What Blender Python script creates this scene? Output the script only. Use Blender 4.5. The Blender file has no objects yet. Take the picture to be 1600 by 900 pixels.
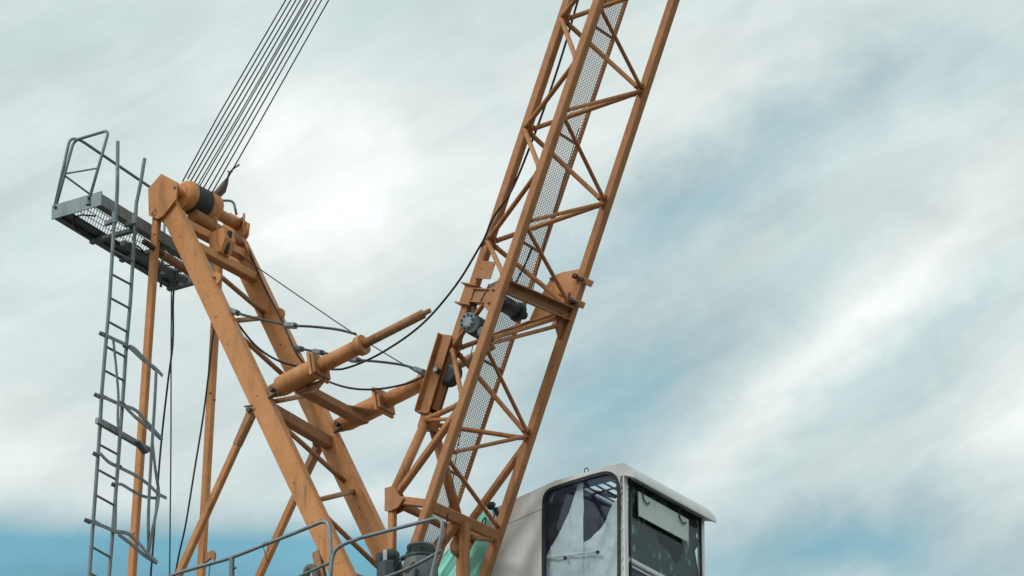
import bpy, bmesh, math, random
from mathutils import Vector, Matrix

random.seed(7)
scene = bpy.context.scene
COL = scene.collection
R = math.radians

# ------------------------------------------------------------------ camera
# Crane axes: X = the way the jib points, Y = across the crane (away from us), Z = up.
PITCH, HEAD, FPX, DIST = R(25.0), R(36.0), 8000.0, 59.2
EYE = 1.7
n_ = Vector((-math.sin(HEAD), math.cos(HEAD), 0))
RT = Vector((math.cos(HEAD), math.sin(HEAD), 0))
FW = n_ * math.cos(PITCH) + Vector((0, 0, math.sin(PITCH)))
UP = RT.cross(FW)
TGT = Vector((0, 0, EYE + DIST * math.sin(PITCH)))
CAM = TGT - FW * DIST
cd = bpy.data.cameras.new('camera')
cam = bpy.data.objects.new('camera', cd)
COL.objects.link(cam)
cam.location = CAM
cam.rotation_euler = Matrix((RT, UP, -FW)).transposed().to_euler()
cd.sensor_width = 36
cd.lens = FPX / 1600 * 36
cd.clip_end = 20000
scene.camera = cam

# ------------------------------------------------------------------ exposure
vs = scene.view_settings
vs.view_transform = 'Standard'
vs.look = 'None'
vs.gamma = 1
vs.use_curve_mapping = False
vs.exposure = 0.0

# ------------------------------------------------------------------ sun
SUN_TO = Vector((-0.25, -0.72, 0.66)).normalized()     # direction towards the sun
sl = bpy.data.lights.new('sun', 'SUN')
sl.energy = 1.55
sl.angle = R(18)
sl.color = (1.0, 0.965, 0.92)
so = bpy.data.objects.new('sun', sl)
COL.objects.link(so)
so.rotation_euler = SUN_TO.to_track_quat('Z', 'Y').to_euler()
so.location = (0, -30, 60)

# ------------------------------------------------------------------ world: Nishita sky with a cloud layer
scene.cycles.max_bounces = 7
scene.cycles.diffuse_bounces = 3
w = bpy.data.worlds.new('World')
scene.world = w
w.use_nodes = True
nt = w.node_tree
nt.nodes.clear()
N = nt.nodes.new
L = nt.links.new


def M_(op, a, b=None, c=None, clamp=False, tree=None):
    t = tree or nt
    n = t.nodes.new('ShaderNodeMath')
    n.operation = op
    n.use_clamp = clamp
    for i, v in enumerate((a, b, c)):
        if v is None:
            continue
        if isinstance(v, (int, float)):
            n.inputs[i].default_value = v
        else:
            t.links.new(v, n.inputs[i])
    return n.outputs[0]


out = N('ShaderNodeOutputWorld')
sky = N('ShaderNodeTexSky')
sky.sky_type = 'NISHITA'
sky.sun_disc = False
sky.sun_elevation = math.asin(SUN_TO.z)
sky.sun_rotation = math.atan2(SUN_TO.x, SUN_TO.y)
sky.air_density = 1.0
sky.dust_density = 2.5
tc = N('ShaderNodeTexCoord')
vr = N('ShaderNodeVectorRotate')
vr.rotation_type = 'Z_AXIS'
vr.inputs['Angle'].default_value = -HEAD
L(tc.outputs['Generated'], vr.inputs['Vector'])
sp = N('ShaderNodeSeparateXYZ')
L(vr.outputs[0], sp.inputs[0])
az = M_('ARCTAN2', sp.outputs[0], sp.outputs[1])
el = M_('ARCSINE', sp.outputs[2])
S = M_('MULTIPLY', az, FPX * math.cos(PITCH) / 100)
T = M_('MULTIPLY', M_('SUBTRACT', el, PITCH), FPX / 100)
cmb = N('ShaderNodeCombineXYZ')
L(S, cmb.inputs[0])
L(T, cmb.inputs[1])
ST = cmb.outputs[0]


def noise_w(rot, sx, sy, off, detail, rough, dist):
    m1 = N('ShaderNodeVectorRotate')
    m1.rotation_type = 'Z_AXIS'
    m1.inputs['Angle'].default_value = -R(rot)
    L(ST, m1.inputs['Vector'])
    m2 = N('ShaderNodeMapping')
    m2.inputs['Scale'].default_value = (sx, sy, 1)
    m2.inputs['Location'].default_value = off
    L(m1.outputs[0], m2.inputs[0])
    t = N('ShaderNodeTexNoise')
    t.inputs['Scale'].default_value = 1
    t.inputs['Detail'].default_value = detail
    t.inputs['Roughness'].default_value = rough
    t.inputs['Distortion'].default_value = dist
    L(m2.outputs[0], t.inputs['Vector'])
    return t.outputs['Fac']


nA = noise_w(27, 0.11, 0.42, (3.1, 7.7, 0), 5, 0.52, 0.35)
nB = noise_w(10, 0.30, 0.42, (11.3, 2.2, 4), 6, 0.55, 0.5)
nD = noise_w(26, 0.45, 2.6, (6.3, 1.2, 2), 5, 0.66, 0.9)
nC = noise_w(31, 0.20, 1.35, (1.3, 5.2, 9), 5, 0.62, 0.7)
fld = M_('ADD', 0.635, M_('MULTIPLY', M_('SUBTRACT', nA, 0.5), 0.22))
fld = M_('ADD', fld, M_('MULTIPLY', M_('SUBTRACT', nB, 0.5), 0.22))
fld = M_('ADD', fld, M_('MULTIPLY', M_('SUBTRACT', nC, 0.5), 0.21))
fld = M_('ADD', fld, M_('MULTIPLY', M_('SUBTRACT', nD, 0.5), 0.09))
# warped coordinate so the cloud banks get ragged edges
wn = N('ShaderNodeTexNoise')
wn.inputs['Scale'].default_value = 0.55
wn.inputs['Detail'].default_value = 5
wn.inputs['Roughness'].default_value = .6
L(ST, wn.inputs['Vector'])
wv = N('ShaderNodeVectorMath')
wv.operation = 'SUBTRACT'
L(wn.outputs['Color'], wv.inputs[0])
wv.inputs[1].default_value = (0.5, 0.5, 0.5)
ws = N('ShaderNodeVectorMath')
ws.operation = 'SCALE'
ws.inputs['Scale'].default_value = 2.0
L(wv.outputs[0], ws.inputs[0])
wa = N('ShaderNodeVectorMath')
L(ST, wa.inputs[0])
L(ws.outputs[0], wa.inputs[1])
SW = wa.outputs[0]

# cloud bank group: soft elliptical bank of cloud (or gap) in sky coordinates
g = bpy.data.node_groups.new('cloud_bank', 'ShaderNodeTree')
for nm in ('Vector', 'Centre', 'Radius'):
    g.interface.new_socket(nm, in_out='INPUT', socket_type='NodeSocketVector')
for nm in ('Angle', 'Amount'):
    g.interface.new_socket(nm, in_out='INPUT', socket_type='NodeSocketFloat')
g.interface.new_socket('Value', in_out='OUTPUT', socket_type='NodeSocketFloat')
gi = g.nodes.new('NodeGroupInput')
go = g.nodes.new('NodeGroupOutput')
a = g.nodes.new('ShaderNodeVectorMath')
a.operation = 'SUBTRACT'
g.links.new(gi.outputs['Vector'], a.inputs[0])
g.links.new(gi.outputs['Centre'], a.inputs[1])
b = g.nodes.new('ShaderNodeVectorRotate')
b.rotation_type = 'Z_AXIS'
g.links.new(a.outputs[0], b.inputs['Vector'])
g.links.new(gi.outputs['Angle'], b.inputs['Angle'])
c = g.nodes.new('ShaderNodeVectorMath')
c.operation = 'DIVIDE'
g.links.new(b.outputs[0], c.inputs[0])
g.links.new(gi.outputs['Radius'], c.inputs[1])
d = g.nodes.new('ShaderNodeVectorMath')
d.operation = 'DOT_PRODUCT'
g.links.new(c.outputs[0], d.inputs[0])
g.links.new(c.outputs[0], d.inputs[1])
e = M_('EXPONENT', M_('MULTIPLY', d.outputs['Value'], -1.0, tree=g), tree=g)
f = M_('MULTIPLY', e, gi.outputs['Amount'], tree=g)
g.links.new(f, go.inputs[0])

BANKS = [  # centre (in hundredths of the frame grid), angle, radii, amount
    (508, 318, 15, 120, 95, .40), (430, 185, 55, 130, 60, .16), (560, 320, 20, 320, 190, .13),
    (100, 922, 0, 640, 84, -1.15), (500, 940, 6, 330, 110, -.42),
    (40, 700, 5, 150, 75, .16), (250, 775, 0, 300, 35, .12), (560, 800, 5, 160, 45, .10), (540, 735, 14, 170, 35, -.14),
    (1200, 250, 26, 440, 80, -.22), (1010, 380, 24, 240, 85, -.22), (1450, 130, 22, 240, 60, -.09),
    (960, 610, 22, 210, 105, -.31), (880, 760, 30, 150, 70, -.18),
    (1250, 590, 41, 330, 40, .19), (1480, 400, 33, 270, 80, .15), (1590, 680, 60, 160, 90, .24),
    (1310, 840, 12, 270, 80, -.45), (1560, 905, 0, 220, 55, -.30), (1430, 560, 36, 200, 30, -.16), (1180, 480, 36, 260, 50, -.12),
    (1150, 110, 22, 420, 110, .10), (700, 60, 25, 260, 90, -.05), (130, 160, 20, 220, 130, -.05), (700, 480, 20, 160, 90, -.02),
]
for (cx, cy, ang, rx, ry, am) in BANKS:
    q = N('ShaderNodeGroup')
    q.node_tree = g
    L(ST if cy == 922 else SW, q.inputs['Vector'])
    q.inputs['Centre'].default_value = ((cx - 800) / 100, (450 - cy) / 100, 0)
    q.inputs['Radius'].default_value = (rx / 100, ry / 100, 1e6)
    q.inputs['Angle'].default_value = -R(ang)
    q.inputs['Amount'].default_value = am
    fld = M_('ADD', fld, q.outputs[0])

cr = N('ShaderNodeValToRGB')
cr.color_ramp.interpolation = 'B_SPLINE'
L(fld, cr.inputs[0])
els = cr.color_ramp.elements
for pos, colr in ((0.0, (.165, .43, .565)), (.20, (.315, .51, .58)), (.40, (.49, .615, .645)), (.60, (.63, .735, .74)),
                  (.80, (.80, .865, .845)), (1.0, (1.0, 1.04, 1.01))):
    if pos == 0.0:
        q = els[0]
    elif pos == 1.0:
        q = els[len(els) - 1]
    else:
        q = els.new(pos)
    q.color = (*colr, 1)
cov = N('ShaderNodeMapRange')
cov.interpolation_type = 'SMOOTHSTEP'
cov.inputs['From Min'].default_value = -1.3
cov.inputs['From Max'].default_value = -0.15
L(fld, cov.inputs[0])
bs = N('ShaderNodeBackground')
bs.inputs['Strength'].default_value = 0.10
tn = N('ShaderNodeMix')
tn.data_type = 'RGBA'
tn.blend_type = 'MULTIPLY'
tn.inputs[0].default_value = 1.0
L(sky.outputs[0], tn.inputs[6])
tn.inputs[7].default_value = (.95, 1.32, 1.12, 1)
L(tn.outputs[2], bs.inputs[0])
nE = noise_w(22, 0.22, 0.55, (8.3, 3.1, 6), 5, 0.58, 0.6)
gy = N('ShaderNodeMapRange')
gy.inputs[1].default_value = .34
gy.inputs[2].default_value = .68
gy.inputs[3].default_value = 1.06
gy.inputs[4].default_value = .90
L(nE, gy.inputs[0])
gv_ = N('ShaderNodeVectorMath')
gv_.operation = 'SCALE'
L(cr.outputs[0], gv_.inputs[0])
L(gy.outputs[0], gv_.inputs['Scale'])
bc = N('ShaderNodeBackground')
bc.inputs['Strength'].default_value = 1.0
L(gv_.outputs[0], bc.inputs[0])
mx = N('ShaderNodeMixShader')
L(cov.outputs[0], mx.inputs[0])
L(bs.outputs[0], mx.inputs[1])
L(bc.outputs[0], mx.inputs[2])
L(mx.outputs[0], out.inputs[0])

# ------------------------------------------------------------------ materials
MATS = {}


def new_mat(name):
    m = bpy.data.materials.new(name)
    m.use_nodes = True
    MATS[name] = m
    return m, m.node_tree, m.node_tree.nodes['Principled BSDF']


def paint(name, base, dark, rust, rough=.5, rust_amt=.62, scale=1.0, metal=0.0, spec=.4, bump=.12, light=None, runs_amt=.7):
    m, t, p = new_mat(name)
    n = t.nodes.new
    l = t.links.new
    co = n('ShaderNodeTexCoord').outputs['Object']
    def nz(sc, det, ro, off=(0, 0, 0), stretch=(1, 1, 1)):
        mp = n('ShaderNodeMapping')
        mp.inputs['Location'].default_value = off
        mp.inputs['Scale'].default_value = stretch
        l(co, mp.inputs[0])
        x = n('ShaderNodeTexNoise')
        x.inputs['Scale'].default_value = sc * scale
        x.inputs['Detail'].default_value = det
        x.inputs['Roughness'].default_value = ro
        l(mp.outputs[0], x.inputs['Vector'])
        return x.outputs['Fac']
    def rng(v, a0, a1, b0=0., b1=1.):
        r = n('ShaderNodeMapRange')
        r.interpolation_type = 'SMOOTHSTEP'
        r.inputs[1].default_value = a0
        r.inputs[2].default_value = a1
        r.inputs[3].default_value = b0
        r.inputs[4].default_value = b1
        l(v, r.inputs[0])
        return r.outputs[0]
    def mix(fac, c1, c2):
        x = n('ShaderNodeMix')
        x.data_type = 'RGBA'
        l(fac, x.inputs[0])
        for i, cc in ((6, c1), (7, c2)):
            if isinstance(cc, tuple):
                x.inputs[i].default_value = (*cc, 1)
            else:
                l(cc, x.inputs[i])
        return x.outputs[2]
    big = rng(nz(1.6, 5, .6), .32, .70)
    colr = mix(big, base, light or tuple(min(1, v * 1.14) for v in base))
    streak = rng(nz(3.2, 6, .65, (4, 2, 1), (2.2, 2.2, .35)), .50, .78, 0, .75)
    colr = mix(streak, colr, dark)
    patch = rng(nz(9, 6, .7, (9, 3, 5)), .54, .72, 0, .6)
    colr = mix(patch, colr, dark)
    spots = rng(nz(15, 7, .75, (1, 8, 2)), rust_amt, rust_amt + .08, 0, .9)
    colr = mix(spots, colr, rust)
    runs = rng(nz(11, 5, .65, (3, 1, 7), (1, 1, .09)), .56, .72, 0, runs_amt)
    colr = mix(runs, colr, tuple(a_ * .55 + b_ * .45 for a_, b_ in zip(dark, rust)))
    fade = rng(nz(4.5, 6, .7, (2, 6, 4)), .54, .70, 0, .5)
    colr = mix(fade, colr, tuple(min(.9, v * 1.25 + .03) for v in base))
    l(colr, p.inputs['Base Color'])
    l(rng(nz(7, 4, .6), .3, .7, rough - .1, rough + .15), p.inputs['Roughness'])
    p.inputs['Metallic'].default_value = metal
    p.inputs['Specular IOR Level'].default_value = spec
    bp = n('ShaderNodeBump')
    bp.inputs['Strength'].default_value = bump
    bp.inputs['Distance'].default_value = .01
    l(nz(34, 4, .6), bp.inputs['Height'])
    l(bp.outputs[0], p.inputs['Normal'])
    return m


paint('orange', (.55, .242, .086), (.33, .14, .052), (.10, .045, .02), rough=.55)
paint('orange_frame', (.575, .25, .084), (.36, .152, .054), (.11, .05, .02), rough=.52, rust_amt=.60)
paint('orange_jib', (.41, .179, .068), (.24, .106, .046), (.09, .042, .02), rough=.58, rust_amt=.655)
paint('orange_worn', (.37, .185, .082), (.19, .096, .045), (.07, .035, .018), rough=.6, rust_amt=.63)
paint('galvanised', (.215, .265, .28), (.12, .15, .16), (.14, .09, .05), rough=.45, metal=.25, rust_amt=.68)
paint('galvanised_dark', (.16, .20, .21), (.085, .105, .11), (.10, .07, .045), rough=.5, metal=.2, rust_amt=.68)
paint('grating_steel', (.11, .12, .125), (.06, .065, .065), (.10, .06, .03), rough=.6, rust_amt=.6)
paint('grating_orange', (.24, .19, .14), (.15, .12, .09), (.08, .045, .02), rough=.6, rust_amt=.6)
paint('wire_rope', (.055, .06, .062), (.03, .03, .03), (.06, .04, .03), rough=.5, metal=.3)
paint('black_cable', (.016, .016, .018), (.01, .01, .01), (.02, .018, .015), rough=.5)
paint('motor_grey', (.125, .15, .15), (.06, .07, .07), (.05, .04, .03), rough=.5, rust_amt=.6)
paint('motor_dark', (.045, .062, .068), (.025, .03, .032), (.05, .04, .03), rough=.45)
paint('bolt_steel', (.09, .075, .06), (.05, .04, .03), (.10, .05, .03), rough=.5, metal=.3)
paint('cab_white', (.82, .84, .83), (.68, .69, .675), (.35, .29, .22), rough=.4, rust_amt=.72, bump=.05, runs_amt=.3)
paint('cab_trim', (.71, .73, .72), (.54, .535, .50), (.3, .25, .19), rough=.45, rust_amt=.70, bump=.05, runs_amt=.35)
paint('cab_inside', (.020, .030, .042), (.014, .018, .022), (.02, .02, .02), rough=.7)
paint('reflected_sky_blue', (.10, .24, .52), (.06, .14, .31), (.02, .03, .05), rough=.8)  # blue of the sky reflected in the side glass, put into the colour
paint('gasket', (.020, .024, .026), (.012, .012, .012), (.03, .03, .03), rough=.55)
paint('curtain', (.88, .89, .86), (.76, .77, .73), (.35, .34, .28), rough=.85, rust_amt=.74)
paint('visor_board', (.60, .67, .63), (.40, .45, .43), (.3, .3, .25), rough=.7, rust_amt=.74)
paint('tarp_teal', (.30, .82, .72), (.22, .72, .62), (.2, .6, .5), rough=.6, bump=.15)
paint('horn_green', (.02, .065, .055), (.012, .03, .028), (.03, .03, .02), rough=.5)
paint('rag', (.17, .15, .12), (.10, .085, .07), (.08, .06, .05), rough=.9)
paint('white_sticker', (.55, .56, .56), (.45, .45, .45), (.4, .4, .4), rough=.5)
paint('concrete', (.30, .29, .27), (.20, .19, .18), (.15, .14, .12), rough=.9)
paint('yard', (.085, .079, .07), (.058, .053, .047), (.12, .11, .09), rough=.95, scale=.2)
paint('deck_steel', (.16, .13, .10), (.10, .08, .06), (.08, .05, .03), rough=.7)
m_, t_, p_ = new_mat('rope_groove')
p_.inputs['Base Color'].default_value = (.07, .085, .078, 1)
p_.inputs['Roughness'].default_value = .55
p_.inputs['Metallic'].default_value = .3


def glass(name, tint, dirt_lo, dirt_hi, dirt_col, ior=1.7):
    m, t, p = new_mat(name)
    n = t.nodes.new
    l = t.links.new
    t.nodes.remove(p)
    o = t.nodes['Material Output']
    tr = n('ShaderNodeBsdfTransparent')
    tr.inputs[0].default_value = (*tint, 1)
    gl = n('ShaderNodeBsdfGlossy')
    gl.inputs['Roughness'].default_value = .01
    gl.inputs[0].default_value = (.95, .97, 1, 1)
    fr = n('ShaderNodeFresnel')
    ge = n('ShaderNodeNewGeometry')
    io = n('ShaderNodeMix')
    io.inputs[2].default_value = ior
    io.inputs[3].default_value = 1 / ior          # same pane reflectance from either face
    l(ge.outputs['Backfacing'], io.inputs[0])
    l(io.outputs[0], fr.inputs[0])
    m1 = n('ShaderNodeMixShader')
    l(fr.outputs[0], m1.inputs[0])
    l(tr.outputs[0], m1.inputs[1])
    l(gl.outputs[0], m1.inputs[2])
    df = n('ShaderNodeBsdfDiffuse')
    df.inputs[0].default_value = (*dirt_col, 1)
    co = n('ShaderNodeTexCoord').outputs['Object']
    x = n('ShaderNodeTexNoise')
    x.inputs['Scale'].default_value = 7
    x.inputs['Detail'].default_value = 7
    x.inputs['Roughness'].default_value = .7
    l(co, x.inputs['Vector'])
    r = n('ShaderNodeMapRange')
    r.interpolation_type = 'SMOOTHSTEP'
    r.inputs[1].default_value = .38
    r.inputs[2].default_value = .72
    r.inputs[3].default_value = dirt_lo
    r.inputs[4].default_value = dirt_hi
    l(x.outputs['Fac'], r.inputs[0])
    m2 = n('ShaderNodeMixShader')
    l(r.outputs[0], m2.inputs[0])
    l(m1.outputs[0], m2.inputs[1])
    l(df.outputs[0], m2.inputs[2])
    l(m2.outputs[0], o.inputs[0])
    return m


glass('side_glass', (.90, .95, .98), .0, .05, (.42, .44, .42), ior=1.42)
glass('front_glass', (.90, .95, .94), .0, .05, (.16, .24, .22), ior=1.2)

# dirty film inside the front window: dark teal with pale drips
m_, t_, p_ = new_mat('dirty_film')
n = t_.nodes.new
l = t_.links.new
co = n('ShaderNodeTexCoord').outputs['Object']
v1 = n('ShaderNodeTexVoronoi')
v1.inputs['Scale'].default_value = 6.5
mp = n('ShaderNodeMapping')
mp.inputs['Scale'].default_value = (1, 1.5, .75)
l(co, mp.inputs[0])
l(mp.outputs[0], v1.inputs['Vector'])
x1 = n('ShaderNodeTexNoise')
x1.inputs['Scale'].default_value = 3.5
x1.inputs['Detail'].default_value = 6
x1.inputs['Roughness'].default_value = .7
l(co, x1.inputs['Vector'])
ad = n('ShaderNodeMath')
ad.operation = 'SUBTRACT'
l(x1.outputs['Fac'], ad.inputs[0])
mu = n('ShaderNodeMath')
mu.operation = 'MULTIPLY'
mu.inputs[1].default_value = .75
l(v1.outputs['Distance'], mu.inputs[0])
l(mu.outputs[0], ad.inputs[1])
rp = n('ShaderNodeValToRGB')
rp.color_ramp.elements[0].position = .12
rp.color_ramp.elements[0].color = (.008, .02, .02, 1)
rp.color_ramp.elements[1].position = .46
rp.color_ramp.elements[1].color = (.26, .37, .34, 1)
q = rp.color_ramp.elements.new(.30)
q.color = (.03, .062, .06, 1)
l(ad.outputs[0], rp.inputs[0])
l(rp.outputs[0], p_.inputs['Base Color'])
p_.inputs['Roughness'].default_value = .6

# ------------------------------------------------------------------ back-projection helpers
def ray(px, py):
    return FW * FPX + RT * (px - 800) - UP * (py - 450)


def P(px, py, Y):
    r = ray(px, py)
    return CAM + r * ((Y - CAM.y) / r.y)


def PX(px, py, X):
    r = ray(px, py)
    return CAM + r * ((X - CAM.x) / r.x)


def PZ(px, py, Z):
    r = ray(px, py)
    return CAM + r * ((Z - CAM.z) / r.z)


def pix(p):
    d = Vector(p) - CAM
    k = FPX / d.dot(FW)
    return (800 + d.dot(RT) * k, 450 - d.dot(UP) * k)


YV = Vector((0, 1, 0))
XV = Vector((1, 0, 0))
ZV = Vector((0, 0, 1))


# ------------------------------------------------------------------ mesh helpers
def link(name, verts, faces, mat, parent=None, smooth=False, label=None, kind=None):
    root = parent
    while root is not None and root.parent is not None:
        root = root.parent
    off = root.location if root is not None else Vector((0, 0, 0))
    me = bpy.data.meshes.new(name)
    me.from_pydata([tuple(Vector(v) - off) for v in verts], [], faces)
    me.materials.append(MATS[mat])
    bm = bmesh.new()
    bm.from_mesh(me)
    bmesh.ops.recalc_face_normals(bm, faces=bm.faces)
    bm.to_mesh(me)
    bm.free()
    if smooth:
        for pl in me.polygons:
            pl.use_smooth = len(pl.vertices) == 4
    me.update()
    o = bpy.data.objects.new(name, me)
    COL.objects.link(o)
    if parent is not None:
        o.parent = parent
    if label:
        o['label'] = label
    if kind:
        o['kind'] = kind
    return o


class MB:
    """collects shapes for one mesh"""
    def __init__(s):
        s.v = []
        s.f = []

    def add(s, v, f):
        k = len(s.v)
        s.v += [Vector(x) for x in v]
        s.f += [tuple(i + k for i in q) for q in f]
        return s

    def build(s, name, mat, parent=None, smooth=False, label=None, kind=None):
        return link(name, s.v, s.f, mat, parent, smooth, label, kind)


def frame_of(d, ref):
    d = d.normalized()
    sd = ref - d * ref.dot(d)
    if sd.length < 1e-4:
        sd = XV - d * XV.dot(d)
        if sd.length < 1e-4:
            sd = YV - d * YV.dot(d)
    sd.normalize()
    return d, sd, d.cross(sd)


def g_beam(p0, p1, w, h, ref=YV, ch=.008, w1=None, h1=None):
    """box beam, w measured along ref, chamfered edges, may taper to w1,h1"""
    p0, p1 = Vector(p0), Vector(p1)
    d, s, u = frame_of(p1 - p0, ref)
    v = []
    for p, ww, hh in ((p0, w, h), (p1, w1 or w, h1 or h)):
        a, b = ww / 2, hh / 2
        c = min(ch, a * .45, b * .45)
        for (x, y) in ((a - c, b), (-a + c, b), (-a, b - c), (-a, -b + c), (-a + c, -b), (a - c, -b), (a, -b + c), (a, b - c)):
            v.append(p + s * x + u * y)
    f = [(i, (i + 1) % 8, 8 + (i + 1) % 8, 8 + i) for i in range(8)]
    f += [tuple(range(8)), tuple(range(8, 16))]
    return v, f


def g_tube(pts, r, n=10, cap=True):
    pts = [Vector(p) for p in pts]
    rs = r if isinstance(r, (list, tuple)) else [r] * len(pts)
    v, f = [], []
    prev = None
    for i, p in enumerate(pts):
        if i == 0:
            d = pts[1] - pts[0]
        elif i == len(pts) - 1:
            d = pts[-1] - pts[-2]
        else:
            d = (pts[i + 1] - p).normalized() + (p - pts[i - 1]).normalized()
        if d.length < 1e-9:
            d = prev[0]
        ref = prev[1] if prev else (ZV if abs(d.normalized().z) < .9 else XV)
        d, s, u = frame_of(d, ref)
        prev = (d, s)
        for k in range(n):
            t = 2 * math.pi * k / n
            v.append(p + (s * math.cos(t) + u * math.sin(t)) * rs[i])
    for i in range(len(pts) - 1):
        for k in range(n):
            k2 = (k + 1) % n
            f.append((i * n + k, i * n + k2, (i + 1) * n + k2, (i + 1) * n + k))
    if cap:
        f.append(tuple(range(n)))
        f.append(tuple(range((len(pts) - 1) * n, len(pts) * n)))
    return v, f


def g_lathe(c, axis, prof, n=28):
    """prof = list of (distance along axis, radius)"""
    c = Vector(c)
    d, s, u = frame_of(Vector(axis), ZV if abs(Vector(axis).normalized().z) < .9 else XV)
    v, f = [], []
    for (t, r) in prof:
        for k in range(n):
            a = 2 * math.pi * k / n
            v.append(c + d * t + (s * math.cos(a) + u * math.sin(a)) * r)
    for i in range(len(prof) - 1):
        for k in range(n):
            k2 = (k + 1) % n
            f.append((i * n + k, i * n + k2, (i + 1) * n + k2, (i + 1) * n + k))
    f.append(tuple(range(n)))
    f.append(tuple(range((len(prof) - 1) * n, len(prof) * n)))
    return v, f


def g_plate(poly, ext):
    poly = [Vector(p) for p in poly]
    n = len(poly)
    ext = Vector(ext)
    v = [p - ext / 2 for p in poly] + [p + ext / 2 for p in poly]
    f = [tuple(range(n)), tuple(range(n, 2 * n))]
    f += [(i, (i + 1) % n, n + (i + 1) % n, n + i) for i in range(n)]
    return v, f


def smooth_path(pts, k=6):
    """Catmull-Rom through the points"""
    pts = [Vector(p) for p in pts]
    if len(pts) < 3:
        return pts
    ext = [pts[0] * 2 - pts[1]] + pts + [pts[-1] * 2 - pts[-2]]
    o = []
    for i in range(1, len(ext) - 2):
        a, b, c, d = ext[i - 1], ext[i], ext[i + 1], ext[i + 2]
        for j in range(k):
            t = j / k
            o.append(.5 * ((2 * b) + (c - a) * t + (2 * a - 5 * b + 4 * c - d) * t * t + (3 * b - a - 3 * c + d) * t ** 3))
    o.append(pts[-1])
    return o


def round_path(pts, rad, k=5):
    """polyline with rounded corners"""
    pts = [Vector(p) for p in pts]
    o = [pts[0]]
    for i in range(1, len(pts) - 1):
        a, b, c = pts[i - 1], pts[i], pts[i + 1]
        r1 = min(rad, (a - b).length * .45)
        r2 = min(rad, (c - b).length * .45)
        s = b + (a - b).normalized() * r1
        e = b + (c - b).normalized() * r2
        for j in range(k + 1):
            t = j / k
            o.append(s * (1 - t) ** 2 + b * 2 * t * (1 - t) + e * t * t)
    o.append(pts[-1])
    return o


def beam(name, p0, p1, w, h, mat, parent, ref=YV, **k):
    lb = k.pop('label', None)
    return link(name, *g_beam(p0, p1, w, h, ref, **k), mat, parent, label=lb)


def tube(name, pts, r, mat, parent=None, n=10, label=None):
    return link(name, *g_tube(pts, r, n), mat, parent, smooth=True, label=label)


def lathe(name, c, axis, prof, mat, parent=None, n=28, label=None):
    return link(name, *g_lathe(c, axis, prof, n), mat, parent, smooth=False if n < 12 else True, label=label)


def plate(name, poly, ext, mat, parent=None, label=None):
    return link(name, *g_plate(poly, ext), mat, parent, label=label)


def tag(o, label, cat, group=None, kind=None):
    if label:
        o['label'] = label
    if cat:
        o['category'] = cat
    if group:
        o['group'] = group
    if kind:
        o['kind'] = kind
    return o


def thing(name, loc, label, cat, group=None):
    o = bpy.data.objects.new(name, None)
    o.empty_display_size = .2
    COL.objects.link(o)
    o.location = loc
    return tag(o, label, cat, group)


def bolt(c, axis, r, h, mat, parent, name='bolt'):
    axis = Vector(axis).normalized()
    return lathe(name, Vector(c), axis, [(-.004, r), (h, r), (h + .002, r * .8)], mat, parent, n=6)


# ================================================================== the setting below the frame
gs = 3000
gv = [(-gs, -gs, 0), (gs, -gs, 0), (gs, gs, 0), (-gs, gs, 0)]
tag(link('ground', gv, [(0, 1, 2, 3)], 'yard'), None, None, kind='structure')

WY = .65           # half the width of the crane between its two side planes
DECK_Z = P(800, 1060, 0).z

# ================================================================== A-frame
NL = lambda y: P(337 + .471 * (y - 478), y, -WY)      # axis of the near leg
FL = lambda y: P(415 + .4765 * (y - 480), y, WY)      # axis of the far leg
afr = thing('a_frame', Vector((NL(980).x, 0, DECK_Z)), 'orange steel A-frame with two inclined box legs and rear posts', 'crane frame')
for fn, sgn in ((NL, -1), (FL, 1)):
    top = fn(325 if sgn < 0 else 372)
    bot = fn(1010 if sgn < 0 else 1060)
    lg = beam('leg', top, bot, .085, .255, 'orange_frame', afr, ref=YV, ch=.006)
    ax = (bot - top).normalized()
    _, s_, u_ = frame_of(bot - top, YV)
    fu = u_ if u_.x > 0 else -u_
    # cover strip standing proud on the forward face and its weld line
    beam('cover_strip', top + ax * .15 + fu * .1335, bot + fu * .1335, .118, .012, 'orange', lg, ref=YV, ch=.003)
    for k in range(4):
        q = top + ax * (.5 + 1.37 * k) + YV * (-.046)
        bolt(q + fu * random.uniform(-.05, .05), -YV, .008, .004, 'bolt_steel', lg, 'rivet')

# rear posts (square tubes, a little out of plumb)
NPx = lambda y: 239.6 - .0703 * (y - 420)
FPx = lambda y: 336.5 - .0563 * (y - 500)
posts = []
pn = beam('rear_post', P(NPx(340), 340, -WY), P(NPx(1010), 1010, -WY), .078, .098, 'orange', afr, ref=YV, ch=.01)
pf = beam('rear_post', P(FPx(402), 402, WY), P(FPx(1060), 1060, WY), .078, .098, 'orange', afr, ref=YV, ch=.01)
# splice plates and weep holes on the posts
for (px_, py_, Y, par) in ((NPx(372), 372, -WY, pn), (NPx(840), 840, -WY, pn), (FPx(620), 620, WY, pf)):
    c_ = P(px_, py_, Y)
    bolt(c_ + Vector((.02, -.04, .03)), -YV, .012, .008, 'bolt_steel', par)
    bolt(c_ + Vector((.05, .01, -.05)), XV, .012, .008, 'bolt_steel', par)
q = P(FPx(872) + 2, 872, WY)
plate('hook_plate', [q + Vector((.03, 0, .05)), q + Vector((.16, 0, .06)), q + Vector((.19, 0, .02)), q + Vector((.18, 0, -.09)),
                     q + Vector((.14, 0, -.03)), q + Vector((.03, 0, -.07))], YV * .03, 'orange_worn', pf)

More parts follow.
